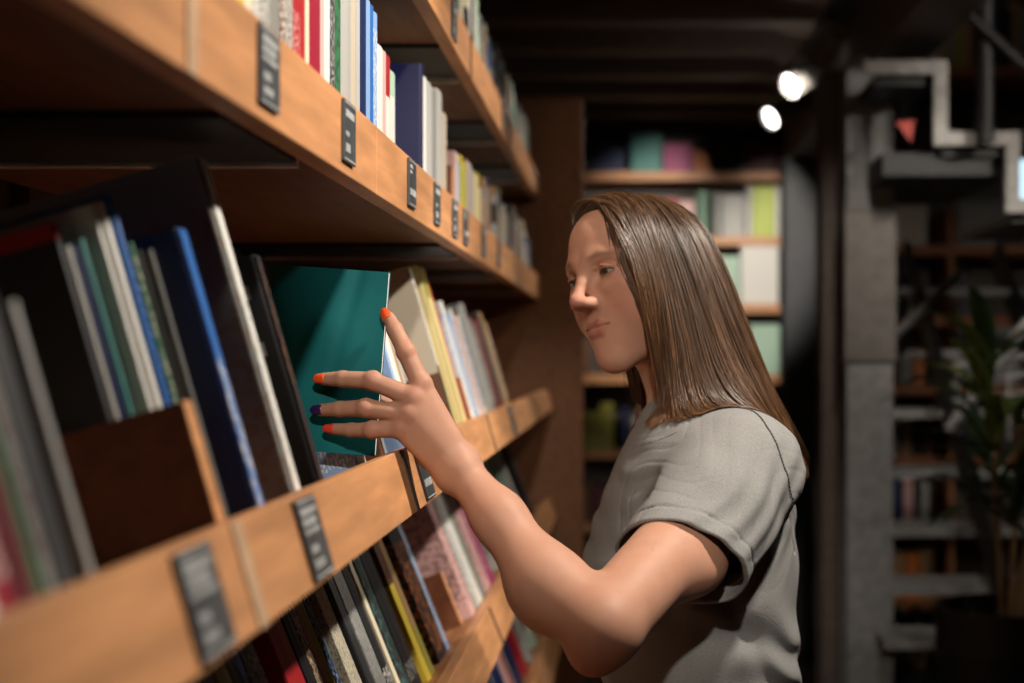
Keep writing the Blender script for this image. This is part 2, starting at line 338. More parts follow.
for y0, y1, h, c, ac in ((2.44,2.50,.23,'pink','maroon'),(2.52,2.56,.22,'silver','white'),(2.565,2.62,.22,'white','silver'),(2.63,2.68,.24,'grey','olive'),(2.70,2.78,.22,'pink','magenta'),(2.80,2.86,.2,'magenta','pink'),(3.0,3.06,.22,'silver','green'),(3.08,3.15,.2,'mint','white'),(3.2,3.27,.22,'white','navy'),(3.3,3.36,.2,'green','mint'),(3.4,3.47,.22,'silver','navy'),(3.6,3.68,.2,'mint','green'),(3.75,3.83,.22,'white','tan'),(4.02,4.10,.26,'black','charcoal')):
    shelf_book('lower', y0, y1, h, .03, c, 'paperback', 'speckle', ac, .1, .9, zone=ZC, group='books on the lower shelf', d=.17)
run('bottom', 1.9, 4.3, ('navy','red','silver','white','charcoal','pink','tan','mint'), .18, .25, .04, .08, .03, 'on the bottom shelf by the floor', 'books on the bottom shelf', .15)
name_books()
# ------------------------------------------------------------------ track lamps
M_disc = emis('lamp_glass', (1, .97, .92), 9)
track = tag(empty('lighting_track', (.71, 4.3, 2.628)), 'long black lighting track fixed under the joists', 'lighting track')
bx('rail', (-.018, .018, -5.1, 3.6, -.01, .01), M_dark, track)
def track_lamp(y, target, watts, angle, label, disc=True, blend=.5, tx=.71):
    top = Vector((tx, y, 2.6165)); piv = top-Vector((0, 0, .092)); d = (Vector(target)-piv).normalized()
    r = empty('track_spotlight', top); q = d.to_track_quat('-Z', 'Y').to_matrix().to_4x4()
    bx('track_adapter', (-.016, .016, -.05, .05, -.02, -.0005), M_dark, r)
    bm = bmesh.new(); tube(bm, (0, 0, -.02), (0, 0, -.092), .007); obj('stem', bm, M_dark, r)
    bm = bmesh.new(); n = 20                       # open can, hollow at the front
    pr = [(.0, .10), (.036, .10), (.040, .09), (.050, -.10), (.047, -.10), (.045, -.082), (.0, -.082)]
    R = [[bm.verts.new((a*math.cos(k*math.tau/n), a*math.sin(k*math.tau/n), z)) for k in range(n)] for a, z in pr[1:-1]]
    for u, v in zip(R, R[1:]):
        for k in range(n): bm.faces.new((u[k], u[(k+1)%n], v[(k+1)%n], v[k]))
    bm.faces.new(R[0][::-1]); bm.faces.new(R[-1])
    M = Matrix.Translation((0, 0, -.092)) @ q
    can = obj('lamp_housing', bm, M_dark if not disc else M_can, r, M)
    bm = bmesh.new(); bmesh.ops.create_circle(bm, cap_ends=True, radius=.0445, segments=24)
    bmesh.ops.rotate(bm, verts=bm.verts, matrix=Matrix.Rotation(math.pi, 3, 'X')); bmesh.ops.translate(bm, verts=bm.verts, vec=(0, 0, -.086))
    me = bpy.data.meshes.new('lamp_lens'); bm.to_mesh(me); bm.free(); me.materials.append(M_disc); link('lamp_lens', me, can)
    l = bpy.data.lights.new('spot', 'SPOT'); l.energy = watts; l.color = WARM; l.spot_size = math.radians(angle); l.spot_blend = blend; l.shadow_soft_size = .04
    lo = bpy.data.objects.new('spot', l); COL.objects.link(lo); lo.parent = can; lo.location = (0, 0, -.11)
    tag(r, label, 'spotlight', 'spotlights on the track')
M_can = mat('grey_lamp_can', (.16, .15, .14), .4)
track_lamp(1.38, (-.14, 1.50, 1.40), 122, 88, 'track spotlight over the woman, first on the rail')
track_lamp(2.65, (-.30, 2.65, 1.5), 62, 70, 'track spotlight over the middle of the long bookcase')
track_lamp(3.75, (-.36, 3.75, 1.5), 26, 60, 'track spotlight over the end of the long bookcase')
track_lamp(5.53, (-.60, 4.75, 1.7), 40, 60, 'glowing white spotlight, upper of the pair beside the steel column')
track_lamp(6.29, (-.60, 5.5, 1.7), 32, 60, 'glowing white spotlight, lower of the pair beside the steel column')
track_lamp(4.95, (.34, 7.3, 1.85), 190, 38, 'track spotlight turned towards the far bookcase')
track_lamp(3.15, (.80, 4.75, 1.35), 42, 52, 'added track spotlight that brightens the grey steel column', blend=.8)  # lamp added out of view to lift the column
track_lamp(-.6, (.00, 1.80, 1.50), 140, 26, 'added fill spotlight behind the camera turned on the woman', tx=.12)  # added fill lamp for the woman's face
fill_track = tag(empty('lighting_track', (.12, -.6, 2.628)), 'short black track added behind the camera for the fill spotlight', 'lighting track')  # unseen rail, added only to hold the fill lamp
bx('rail', (-.018, .018, -.5, .5, -.01, .171), M_dark, fill_track)
added_track = tag(empty('lighting_track', (1.75, 1.5, 2.628)), 'second black track, added out of view to carry fill spotlights', 'lighting track')  # invented rail out of view, carries the added lamps below
bx('rail', (-.018, .018, -1.5, 1.6, -.01, .171), M_dark, added_track)
track_lamp(2.4, (.92, 4.9, 1.60), 22, 75, 'added fill spotlight on the second track turned on the columns', tx=1.75)  # added fill for the columns
track_lamp(3.02, (-.25, 2.05, 1.05), 75, 30, 'added fill spotlight on the second track aimed low across the aisle', tx=1.75)  # added to light the lower shelf books under the lip
track_lamp(2.7, (1.40, 6.6, 1.75), 62, 58, 'added fill spotlight on the second track turned on the stair', tx=1.75)  # added fill for the stair and the bookcases behind it

# ------------------------------------------------------------------ far bookcase
def case_thing(name, x0, x1, y0, y1, z0, zs, z1, m, label, ups=()):
    r = tag(empty(name, ((x0+x1)/2, y0, z0)), label, 'bookcase'); I = Matrix.Translation((-(x0+x1)/2, -y0, -z0))
    for x in (x0, x1-.03)+tuple(ups): bx('upright', (x, x+.03, y0+.002, y1, z0, z1), m, r, I)
    xs = sorted((x0,)+tuple(ups)+(x1-.03,))
    for z in zs:
        for a, b in zip(xs, xs[1:]): bx('shelf_board', (a+.031, b-.001, y0, y1, z-.045, z), m, r, I)
    bx('back_panel', (x0, x1, y1+.001, y1+.015, z0, z1), M_gap, r, I)
    return r
case_thing('bookcase', -.50, .88, 7.25, 7.55, 0, (.20, .58, .955, 1.34, 1.70, 2.045, 2.375), 2.60, M_wood, 'lit beech bookcase across the end of the aisle', ())
BK = {}
def simple_book(x0, x1, y, z, h, d, col, where, group, style='plain', accent='white'):
    m = bookmat(f'{col}_{accent}', C[col], style, C[accent], .35, .7)
    r = bx('book', (0, x1-x0, 0, d, 0, h), m, None, Matrix.Translation((x0, y, z)), .002)
    nm = 'face-out' if x1-x0 > .09 else 'upright'
    k = (col, nm, where); BK.setdefault(k, []).append((r, group))
def name_simple():
    for (col, nm, where), L in BK.items():
        for i, (r, g) in enumerate(L):
            tag(r, f"{ORD[i]+' ' if len(L) > 1 else ''}{col} {nm} book {where}", 'book', g)
def far_books(px0, px1, z, hpx, col, row, Y=7.27, style='plain', accent='white'):
    k = Y/F; simple_book((px0-VX)*k, (px1-VX)*k-.002, Y, z+.001, hpx*k, .05 if (px1-px0)*k > .09 else .16, col, row, 'books on the far bookcase', style, accent)
row = 'on the third shelf of the far bookcase'
for a, b, h, c, s, ac in ((722,745,42,'silver','plain','white'),(747,752,50,'white','plain','white'),(752.5,775,50,'lime','plain','yellow'),(775.5,781,50,'white','plain','white'),(697,709,46,'green','plain','white'),(680,695,36,'pink','plain','white'),(664,679,38,'red','plain','white'),(640,662,34,'beige','plain','white'),(715,720,44,'silver','plain','white')):
    far_books(a, b, 2.045, h, c, row, 7.27, s, ac)
row = 'on the top shelf of the far bookcase'
for a, b, h, c in ((575,592,28,'charcoal'),(592,625,24,'navy'),(631,662,38,'teal'),(664,692,28,'magenta'),(694,711,22,'orange'),(716,742,34,'charcoal'),(744,780,30,'maroon')): far_books(a, b, 2.375, h, c, row)
row = 'on the fourth shelf of the far bookcase'
for a, b, h, c in ((716,740,48,'mint'),(741,779,58,'white'),(570,600,44,'charcoal'),(660,700,40,'tan')): far_books(a, b, 1.70, h, c, row)
row = 'on the fifth shelf of the far bookcase'
for a, b, h, c in ((716,745,42,'green'),(750,786,50,'mint'),(572,590,34,'brown'),(640,670,40,'grey')): far_books(a, b, 1.34, h, c, row)
row = 'on the sixth shelf of the far bookcase'
for a, b, h, c in ((580,600,38,'olive'),(600,614,46,'olive'),(621,629,42,'navy'),(633,650,34,'silver'),(655,690,40,'tan'),(720,735,40,'cream'),(740,770,44,'orange')): far_books(a, b, .955, h, c, row)
row = 'on the seventh shelf of the far bookcase'
for a, b, h, c in ((575,592,40,'brown'),(594,606,36,'maroon'),(611,640,44,'navy'),(645,700,40,'black')): far_books(a, b, .58, h, c, row)
M_brown2 = wood('reddish_brown_board', (.34, .125, .05), .6)
# ------------------------------------------------------------------ bookcases behind the stair
struct('wall_partition', (1.02, 5, 7.1, 7.2, 0, 4.9), mat('grey_partition', (.17, .16, .16), .9))
case_thing('bookcase', 1.10, 2.1, 6.6, 6.95, 0, (.30, .64, .97, 1.30, 1.62, 1.95), 2.12, M_brown2, 'brown bookcase behind the steel staircase', (1.50,))
case_thing('bookcase', 1.06, 2.2, 6.6, 6.95, 2.66, (2.78,), 3.5, M_brown2, 'brown upper bookcase high on the partition above the stair', ())
def rear(px0, px1, z, hpx, col, row): 
    k = 6.63/F; simple_book((px0-VX)*k, (px1-VX)*k-.003, 6.63, z+.001, hpx*k, .12, col, row, 'books behind the stair')
row = 'on the upper bookcase above the stair'
x = 872
for w, c, h in ((10,'orange',40),(10,'orange',52),(9,'grey',60),(8,'crimson',58),(9,'pink',64),(12,'silver',66),(9,'silver',70),(8,'tan',66),(7,'grey',70),(9,'olive',64),(9,'tan',60),(8,'brown',66),(9,'charcoal',60),(11,'charcoal',60),(12,'black',60),(9,'tan',66),(10,'grey',60)):
    rear(x, x+w, 2.78, h, c, row); x += w
for z, row, L in ((1.95, 'on the top shelf behind the stair', ((888,928,40,'beige'),(958,1003,44,'grey'))), (1.62, 'on the second shelf behind the stair', ((888,897,40,'tan'),(899,907,44,'charcoal'),(909,915,40,'beige'),(957,970,40,'charcoal'))),
        (1.30, 'on the third shelf behind the stair', ((889,900,42,'brown'),(902,912,48,'grey'),(914,925,40,'orange'),(958,1020,58,'silver'))), (.97, 'on the fourth shelf behind the stair', ((888,899,40,'silver'),(901,913,44,'tan'),(915,922,40,'black'),(924,934,44,'maroon'))),
        (.64, 'on the fifth shelf behind the stair', ((890,903,46,'navy'),(904,914,48,'pink'),(922,930,44,'silver'),(931,939,40,'brown'))), (.30, 'on the sixth shelf behind the stair', ((893,905,48,'tan'),(906,920,46,'orange'),(921,936,50,'tan')))):
    for q in L: rear(q[0], q[1], z, q[2], q[3], row)
case_thing('bookcase', .95, 1.40, 8.6, 8.9, 0, (.35, .75, 1.15, 1.55, 1.95), 2.3, M_wood, 'narrow beech bookcase glimpsed between the steel columns')
for z, c, h in ((.35,'orange',30),(.75,'orange',24),(1.15,'tan',26),(1.55,'pink',30),(1.95,'orange',40)):
    k = 8.62/F; simple_book((803-VX)*k, (825-VX)*k, 8.62, z+.001, h*k, .1, c, f'glimpsed between the columns, {round(z, 2)} metres up'.replace('0.35 metres up','lowest shelf').replace('0.75 metres up','second shelf up').replace('1.15 metres up','third shelf up').replace('1.55 metres up','fourth shelf up').replace('1.95 metres up','highest shelf'), 'books between the columns')
name_simple()
# ------------------------------------------------------------------ staircase
M_tread = mat('grey_stair_steel', (.23, .225, .22), .6); M_zig = mat('pale_stair_stringer', (.40, .385, .37), .6)
st = tag(empty('staircase', (1.3, 4.4, 0)), 'open steel staircase with pale zigzag stringer behind the columns', 'staircase'); SI = Matrix.Translation((-1.3, -4.4, 0))
for k, yy in enumerate((640, 586, 528, 470, 410, 350, 288)):
    Y = 4.9+.2*(k-2); a = P(884, yy, Y); b = P(1000, yy, Y)
    bx('tread', (a.x, b.x+.35, Y, Y+.24, a.z-.03, a.z), M_tread, st, SI)
a0 = P(1002, 640, 4.5); a1 = P(1012, 270, 5.9)
for dx in (-.02, .36):
    bm = bmesh.new(); bar(bm, (a0.x+dx, 4.4, .70), (a0.x+dx, 5.95, 1.86), .02, .14); obj('stringer', bm, M_dark, st, SI)
zz = [P(870, 68, 4.3), P(940, 68, 4.3), P(940, 139, 4.3), P(1012, 139, 4.3), P(1012, 206, 4.3), P(1080, 206, 4.3)]
for u, v in zip(zz, zz[1:]):
    bm = bmesh.new(); e = (v-u).normalized()*.020; bar(bm, u-e*1.05, v-e*1.05, .03, .042); obj('zigzag_stringer', bm, M_zig, st, SI, .002)
for (a, b, z) in ((876, 938, 72), (944, 1010, 143), (1014, 1080, 210)):
    u, v = P(a, z, 4.3), P(b, z, 4.3); bx('tread', (u.x, v.x, 4.33, 5.0, u.z-.035, u.z-.005), M_dark, st, SI)
u, v = P(884, 152, 4.34), P(1010, 168, 4.34); bx('landing', (u.x, v.x, 4.36, 5.1, v.z-.02, u.z), M_dark, st, SI)
bm = bmesh.new(); u = P(985, 143, 4.24); tube(bm, u, (u.x, u.y, 3.1), .028, n=16); obj('railing_post', bm, M_dark, st, SI, smooth=False)
for a, b in (((945, -8, 4.2), (1040, 80, 4.2)), ((948, 430, 4.45), (1030, 318, 4.45)), ((884, 345, 5.3), (965, 268, 5.3))):
    bm = bmesh.new(); tube(bm, P(*a), P(*b), .017); obj('handrail', bm, M_dark if a[1] < 200 else M_tread, st, SI)
for px in (958, 975, 992, 1009):
    bm = bmesh.new(); u = P(px, 360, 4.5); tube(bm, u, (u.x, u.y, P(0, 440, 4.5).z), .006); obj('baluster', bm, M_tread, st, SI)
for yy in (366, 384, 402, 420):
    bm = bmesh.new(); tube(bm, P(952, yy, 4.5), P(1060, yy-14, 4.5), .007); obj('railing_bar', bm, M_tread, st, SI)
# ------------------------------------------------------------------ small things by the stair
bm = bmesh.new(); a, b, c = P(896, 122, 4.36), P(915, 120, 4.36), P(911, 142, 4.36)
fl = empty('bunting_flag', b); FI = Matrix.Translation(-b)
V1 = [bm.verts.new(q) for q in (a, b, c)]; V2 = [bm.verts.new(q+Vector((0, .004, 0))) for q in (a, b, c)]
bm.faces.new(V1); bm.faces.new(V2[::-1])
for k in range(3): bm.faces.new((V1[k], V1[(k+1)%3], V2[(k+1)%3], V2[k]))
obj('pennant', bm, mat('coral_flag', (.52, .10, .09), .8), fl, FI)
bm = bmesh.new(); tube(bm, (b+a)/2, P(905, 79, 4.36), .0015, n=6); obj('cord', bm, M_dark, fl, FI)
tag(fl, 'small coral red pennant hanging under the zigzag stair', 'flag')
sc = tag(empty('monitor', P(1032, 215, 4.9)), 'small monitor with a glowing pale blue screen by the stair', 'monitor')
bx('bezel', (-.06, .10, 0, .03, 0, .2), M_dark, sc, None, .003); bx('screen', (-.05, .09, -.002, -.0002, .02, .19), emis('screen_glow', (.55, .8, 1), 1.3), sc)
u = P(1040, 0, 4.95); bx('stand', (-.01, .01, .005, .02, -.72, 0), M_dark, sc)
M_leaf = mat('dark_leaf', (.035, .075, .025), .5, scale=12); M_leaf2 = mat('yellow_green_leaf', (.12, .17, .04), .5, scale=12)
def leaf(parent, M, L, w, m):
    bm = bmesh.new(); n = 7; prev = None
    for i in range(n+1):
        t = i/n; ww = w*math.sin(math.pi*min(1, t*.93+.05))**.8; z = L*t*(1-.25*t); xo = .55*L*t*t
        cur = [bm.verts.new((xo, s*ww/2, z+abs(s)*ww*.12)) for s in (-1, 0, 1)]
        if prev:
            for j in range(2): bm.faces.new((prev[j], prev[j+1], cur[j+1], cur[j]))
        prev = cur
    o = obj('leaf', bm, m, parent, M, smooth=True); md = o.modifiers.new('t', 'SOLIDIFY'); md.thickness = .0015; return o
def potted(px, Y, ztop, r, pot_label, stems, seed, spread):
    rr = random.Random(seed); x = (px-VX)/F*Y
    root = tag(empty('potted_plant', (x, Y, 0)), pot_label, 'plant')
    bm = bmesh.new(); n = 28; prof = [(r*.86, .0), (r*.9, .01), (r, ztop-.12), (r*1.03, ztop-.115), (r*1.03, ztop), (r*.95, ztop), (r*.93, ztop-.05)]
    R = [[bm.verts.new((a*math.cos(k*math.tau/n), a*math.sin(k*math.tau/n), z)) for k in range(n)] for a, z in prof]
    for u, v in zip(R, R[1:]):
        for k in range(n): bm.faces.new((u[k], u[(k+1)%n], v[(k+1)%n], v[k]))
    bm.faces.new(R[0][::-1]); obj('pot', bm, M_dark, root, smooth=False)
    bm = bmesh.new(); tube(bm, (0, 0, ztop-.06), (0, 0, ztop-.045), r*.93, n=24); obj('soil', bm, M_floor, root)
    for (dx, dy, hh, rad, nl) in stems:
        bm = bmesh.new(); top = Vector((dx, dy, ztop+hh)); tube(bm, (dx*.25, dy*.25, ztop-.05), top, rad, rad*.7, 10)
        obj('stem', bm, mat('tan_stem', (.34, .22, .11), .8), root)
        for k in range(nl):
            f = rr.uniform(.35, 1); p = Vector((dx*(.25+.75*f), dy*(.25+.75*f), ztop+hh*f))
            M = Matrix.Translation(p) @ Matrix.Rotation(rr.uniform(0, math.tau), 4, 'Z') @ Matrix.Rotation(rr.uniform(.1, .9), 4, 'Y')
            leaf(root, M, rr.uniform(.7, 1.2)*spread, rr.uniform(.035, .06), rr.choice((M_leaf, M_leaf, M_leaf2)))
potted(1006, 3.70, .79, .175, 'tall dark leafed plant in a tall black planter', ((.10, .02, .30, .022, 10), (-.03, .05, .62, .008, 16), (.02, -.06, .5, .008, 14)), 3, .34)
potted(918, 5.6, .22, .10, 'low green plant in a small pot beneath the stair', ((0, 0, .12, .008, 16), (.05, .03, .16, .006, 14), (-.05, .0, .16, .006, 14)), 5, .2)
# ------------------------------------------------------------------ the woman: signed distance modelling, one continuous skin
f32 = np.float32
V = lambda *a: np.array(a, f32)
def smin(a, b, k):
    h = np.clip(.5+.5*(b-a)/k, 0, 1); return b+(a-b)*h-k*h*(1-h)
def smax(a, b, k): return -smin(-a, -b, k)
def cone(p, a, b, r0, r1):
    a, b = np.asarray(a, f32), np.asarray(b, f32); ab = b-a
    t = np.clip((p-a) @ ab/(ab @ ab), 0, 1)
    return np.linalg.norm(p-a-t[:, None]*ab, axis=1)-(r0+(r1-r0)*t)
def sph(p, c, r): return np.linalg.norm(p-np.asarray(c, f32), axis=1)-r
def ell(p, c, r):
    q = (p-np.asarray(c, f32)); r = np.asarray(r, f32)
    k0 = np.linalg.norm(q/r, axis=1); k1 = np.linalg.norm(q/(r*r), axis=1)
    return k0*(k0-1)/np.maximum(k1, 1e-6)
def chain(p, pts, rs, k=.004):
    d = None
    for a, b, r0, r1 in zip(pts, pts[1:], rs, rs[1:]):
        e = cone(p, a, b, r0, r1); d = e if d is None else smin(d, e, k)
    return d
def surface_net(fn, lo, hi, h, blk=8, band=1.3):
    """sparse naive surface nets, vertices then pulled onto the exact surface"""
    lo = np.asarray(lo, f32); n = np.ceil((np.asarray(hi)-lo)/h/blk).astype(int)*blk
    nb = n//blk
    ix = np.stack(np.meshgrid(*[np.arange(k) for k in nb], indexing='ij'), -1).reshape(-1, 3)
    d = np.concatenate([fn((lo+(c+.5)*blk*h).astype(f32)) for c in np.array_split(ix, max(1, len(ix)//200000))])
    act = ix[np.abs(d) < band*blk*h]
    G = np.full(tuple(n+1), 9., f32)
    loc = np.stack(np.meshgrid(*[np.arange(blk+1)]*3, indexing='ij'), -1).reshape(-1, 3)
    for c in np.array_split(act, max(1, len(act)//400)):
        g = (c[:, None, :]*blk+loc[None]).reshape(-1, 3)
        G[g[:, 0], g[:, 1], g[:, 2]] = fn((lo+g*h).astype(f32))
    ins = G < 0; known = G < 8.5
    c8 = [(i, j, k) for i in (0, 1) for j in (0, 1) for k in (0, 1)]
    sl = lambda A, o: A[o[0]:A.shape[0]-1+o[0], o[1]:A.shape[1]-1+o[1], o[2]:A.shape[2]-1+o[2]]
    cnt = sum(sl(ins, o).astype(np.int8) for o in c8); kn = np.logical_and.reduce([sl(known, o) for o in c8])
    cells = np.argwhere((cnt > 0) & (cnt < 8) & kn)
    idx = np.full(cnt.shape, -1, np.int32); idx[tuple(cells.T)] = np.arange(len(cells))
    vs = lo+(cells+.5)*h
    vs = vs.astype(f32)
    acc = np.zeros((len(cells), 3), f32); m = np.zeros(len(cells), f32)
    for a in c8:
        for ax in range(3):
            if a[ax]: continue
            b = list(a); b[ax] = 1
            va = G[cells[:, 0]+a[0], cells[:, 1]+a[1], cells[:, 2]+a[2]]; vb = G[cells[:, 0]+b[0], cells[:, 1]+b[1], cells[:, 2]+b[2]]
            cr = (va < 0) != (vb < 0); t = np.where(cr, va/np.where(cr, va-vb, 1), 0)
            q = np.tile(np.array(a, f32), (len(cells), 1)); q[:, ax] += t
            acc += q*cr[:, None]; m += cr
    vs = (lo+(cells+acc/np.maximum(m, 1)[:, None])*h).astype(f32)
    faces = []
    for ax in range(3):
        o = [slice(1, -1)]*3; a = [slice(1, -1)]*3
        A = ins[1:-1, 1:-1, 1:-1]; sh = [slice(1, -1)]*3; sh[ax] = slice(2, None); Bm = ins[tuple(sh)]
        e = np.argwhere(A != Bm)+1
        u, w = (ax+1) % 3, (ax+2) % 3
        q = []
        for du, dw in ((0, 0), (-1, 0), (-1, -1), (0, -1)):
            c = e.copy(); c[:, u] += du; c[:, w] += dw
            q.append(np.where((c >= 0).all(1) & (c < np.array(idx.shape)).all(1), idx[tuple(np.clip(c, 0, np.array(idx.shape)-1).T)], -1))
        q = np.stack(q, 1); ok = (q >= 0).all(1); flip = ~ins[tuple(e.T)]
        q[flip] = q[flip][:, ::-1]; faces.append(q[ok])
    faces = np.concatenate(faces)
    for _ in range(2):
        d0 = fn(vs); e = h*.35
        g = np.stack([fn(vs+V(*(e if i == j else 0 for j in range(3))))-d0 for i in range(3)], 1)/e
        g2 = np.maximum((g*g).sum(1), .15)
        st = np.clip(d0/g2, -h*.6, h*.6); vs = vs-g*st[:, None]
    return vs, faces
def np_mesh(name, vs, faces, m, parent=None, smooth=True):
    me = bpy.data.meshes.new(name); me.vertices.add(len(vs)); me.vertices.foreach_set('co', np.asarray(vs, f32).ravel())
    nf, k = faces.shape; me.loops.add(nf*k); me.loops.foreach_set('vertex_index', faces.ravel().astype(np.int32))
    me.polygons.add(nf); me.polygons.foreach_set('loop_start', np.arange(0, nf*k, k, dtype=np.int32))
    me.polygons.foreach_set('use_smooth', np.full(nf, smooth)); me.update(); me.validate()
    me.materials.append(m); return link(name, me, parent)

# head frame
yaw, pit, rol = math.radians(41), math.radians(4), math.radians(11)
hf = V(-math.cos(yaw)*math.cos(pit), -math.sin(yaw)*math.cos(pit), -math.sin(pit)); hl = V(math.sin(yaw), -math.cos(yaw), 0)
hu = np.cross(hf, hl).astype(f32); hu = hu if hu[2] > 0 else -hu
hl, hu = hl*math.cos(rol)+hu*math.sin(rol), hu*math.cos(rol)-hl*math.sin(rol)     # head tipped a little to her far side
hl, hu = hl.astype(f32), hu.astype(f32)
HC = V(.0190, 1.79, 1.537)
R3 = np.stack([hf, hl, hu])                         # rows: forward, near side, up
to_head = lambda p: (p-HC) @ R3.T
def from_head(q): return np.asarray(q, f32) @ R3+HC
EY, EZ = .031, .004
def head_sdf(p):
    q = to_head(p); s = q.copy(); s[:, 1] = np.abs(s[:, 1])          # symmetric
    d = ell(q, (-.012, 0, .020), (.098, .074, .083))
    d = smin(d, ell(q, (.020, 0, -.028), (.066, .056, .078)), .03)
    d = smin(d, ell(q, (.030, 0, .046), (.057, .055, .048)), .02)             # forehead
    d = smin(d, cone(s, (-.005, .046, -.055), (.058, .008, -.098), .016, .012), .025)
    d = smin(d, ell(q, (.068, 0, -.098), (.015, .0155, .014)), .028)           # chin
    d = smin(d, sph(s, (.050, .040, -.016), .021), .022)
    d = smin(d, sph(s, (.046, .036, -.045), .022), .03)                       # cheek                      # cheekbone
    d = smin(d, ell(q, (.057, 0, -.064), (.030, .030, .030)), .018)           # muzzle
    d = smin(d, cone(s, (.081, .012, .021), (.066, .046, .023), .009, .008), .018)   # brow ridge
    d = smax(d, -ell(s, (.094, .0315, .002), (.020, .019, .0135)), .012)      # eye sockets
    d = smin(d, cone(s, (.078, .027, -.012), (.070, .042, -.010), .007, .007), .012) # lower lid fullness
    d = smin(d, chain(q, ((.084, 0, .016), (.096, 0, -.004), (.1085, 0, -.0225)), (.0066, .0064, .0064), .004), .014)   # nose
    d = smin(d, sph(q, (.1095, 0, -.0255), .0068), .007)
    d = smin(d, ell(s, (.0960, .0120, -.0300), (.0115, .0054, .0058)), .013)   # wings
    d = smax(d, -ell(s, (.103, .0060, -.0375), (.0042, .0026, .0022)), .002)   # nostrils
    # eye: lids as a shell round the ball, cut by the opening
    lid = sph(s, (.0715, EY, EZ), .0142)
    d = smin(d, lid, .004)
    d = smax(d, -ell(s, (.0880, EY, EZ-.0005), (.020, .0126, .0031)), .0010)
    d = smax(d, -sph(s, (.0715, EY, EZ), .0122), .0006)
    d = smin(d, chain(s, ((.0863, .018, EZ+.0055), (.0870, .030, EZ+.0085), (.0795, .044, EZ+.0045)), (.0004, .0007, .0004), .002), .004)  # upper lid fold
    # lips
    d = smin(d, chain(s, ((.0895, 0, -0.0565), (.0880, .009, -0.0557), (.0775, .0225, -0.0577)), (.0030, .0034, .0014), .003), .004)
    d = smin(d, chain(s, ((.0885, 0, -0.0670), (.0860, .010, -0.0665), (.0775, .0220, -0.0587)), (.0038, .0036, .0014), .003), .005)
    d = smax(d, -chain(s, ((.0955, 0, -0.0613), (.0920, .011, -0.0608), (.0800, .0228, -0.0581)), (.0021, .0019, .0009), .002), .0015)
    d = smax(d, -ell(q, (.0985, 0, -.0505), (.005, .0030, .008)), .004)       # philtrum
    d = smin(d, ell(s, (-.010, .073, -.010), (.018, .007, .030)), .006)       # ear
    return d
# body joints, world metres
SHO, ELB, WRI = V(.133, 1.662, 1.300), V(-.022, 1.400, 1.172), V(*P(459, 469, 1.50))
px3 = lambda L: [V(*P(*q)) for q in L]
FING = dict(index=(px3(((421,384,1.497), (406,352,1.500), (395,330,1.510), (389,318,1.521))), (.0104, .0096, .0084, .0068)),
            middle=(px3(((413,398,1.490), (373,381,1.494), (343,379,1.506), (324,379,1.517))), (.0104, .0098, .0086, .0068)),
            ring=(px3(((408,414,1.488), (366,408,1.493), (340,409,1.506), (321,410,1.517))), (.0100, .0093, .0081, .0066)),
            pinky=(px3(((400,429,1.490), (372,430,1.494), (351,430,1.507), (333,429,1.518))), (.0092, .0085, .0073, .0060)))
THUMB = (px3(((450,448,1.515), (424,424,1.545), (398,408,1.556), (380,400,1.556))), (.013, .0115, .0095, .0075))
def hand_sdf(p):
    d = None
    for k, off in (('index', (462,459,1.498)), ('middle', (459,465,1.495)), ('ring', (456,471,1.495)), ('pinky', (452,478,1.498))):
        pts, rs = FING[k]
        e = cone(p, V(*P(*off)), pts[0], .0125, .0108 if k != 'pinky' else .0098)
        d = e if d is None else smin(d, e, .012)
        d = smin(d, sph(p, pts[0]+V(.002, -.0025, .001), .0092), .005)                # knuckle
    palm = chain(p, px3(((448,462,1.516), (428,428,1.520), (416,412,1.516))), (.016, .017, .012), .01)
    d = smin(d, palm, .012)
    d = smin(d, ell(p, V(*P(434,450,1.512)), (.022, .014, .022)), .012)
    for k in FING:
        pts, rs = FING[k]
        e = chain(p, pts, rs, .003)
        e = smin(e, sph(p, pts[1]+V(0, -.001, .0005), rs[1]*1.01), .004)
        d = smin(d, e, .0045)
    return smin(d, chain(p, *THUMB, k=.004), .010)
def arm_sdf(p):
    mid = WRI+(ELB-WRI)*.62+V(-.004, 0, -.013)
    d = chain(p, (WRI, WRI+(ELB-WRI)*.30+V(-.001, 0, -.004), mid, ELB), (.0200, .0250, .0330, .0365), .02)
    d = smin(d, cone(p, WRI+V(.004, .006, .007), WRI+V(-.006, -.004, -.006), .0175, .0175), .014)
    d = smin(d, sph(p, WRI+V(.006, -.014, .004), .010), .012)                           # wrist bone
    d = smin(d, ell(p, WRI+(ELB-WRI)*.72+V(-.006, .010, -.020), (.036, .030, .034)), .03)   # forearm muscle
    d = smin(d, cone(p, ELB, SHO, .0385, .045), .014)
    d = smin(d, ell(p, ELB+(SHO-ELB)*.50+V(.006, .006, -.024), (.048, .052, .034)), .03)      # upper arm
    d = smin(d, sph(p, ELB+V(-.010, -.006, -.027), .0175), .022)                            # elbow point
    return d
TZ = np.array([.60, .78, .86, .92, 1.0, 1.1, 1.18, 1.24, 1.30, 1.34, 1.37, 1.395, 1.42], f32)
TCX = np.array([.10, .10, .10, .100, .097, .088, .082, .088, .096, .102, .104, .100, .096], f32)
THD = np.array([.13, .135, .135, .130, .124, .128, .136, .126, .110, .096, .080, .062, .052], f32)
THW = np.array([.18, .19, .19, .18, .162, .166, .178, .186, .190, .178, .140, .085, .058], f32)
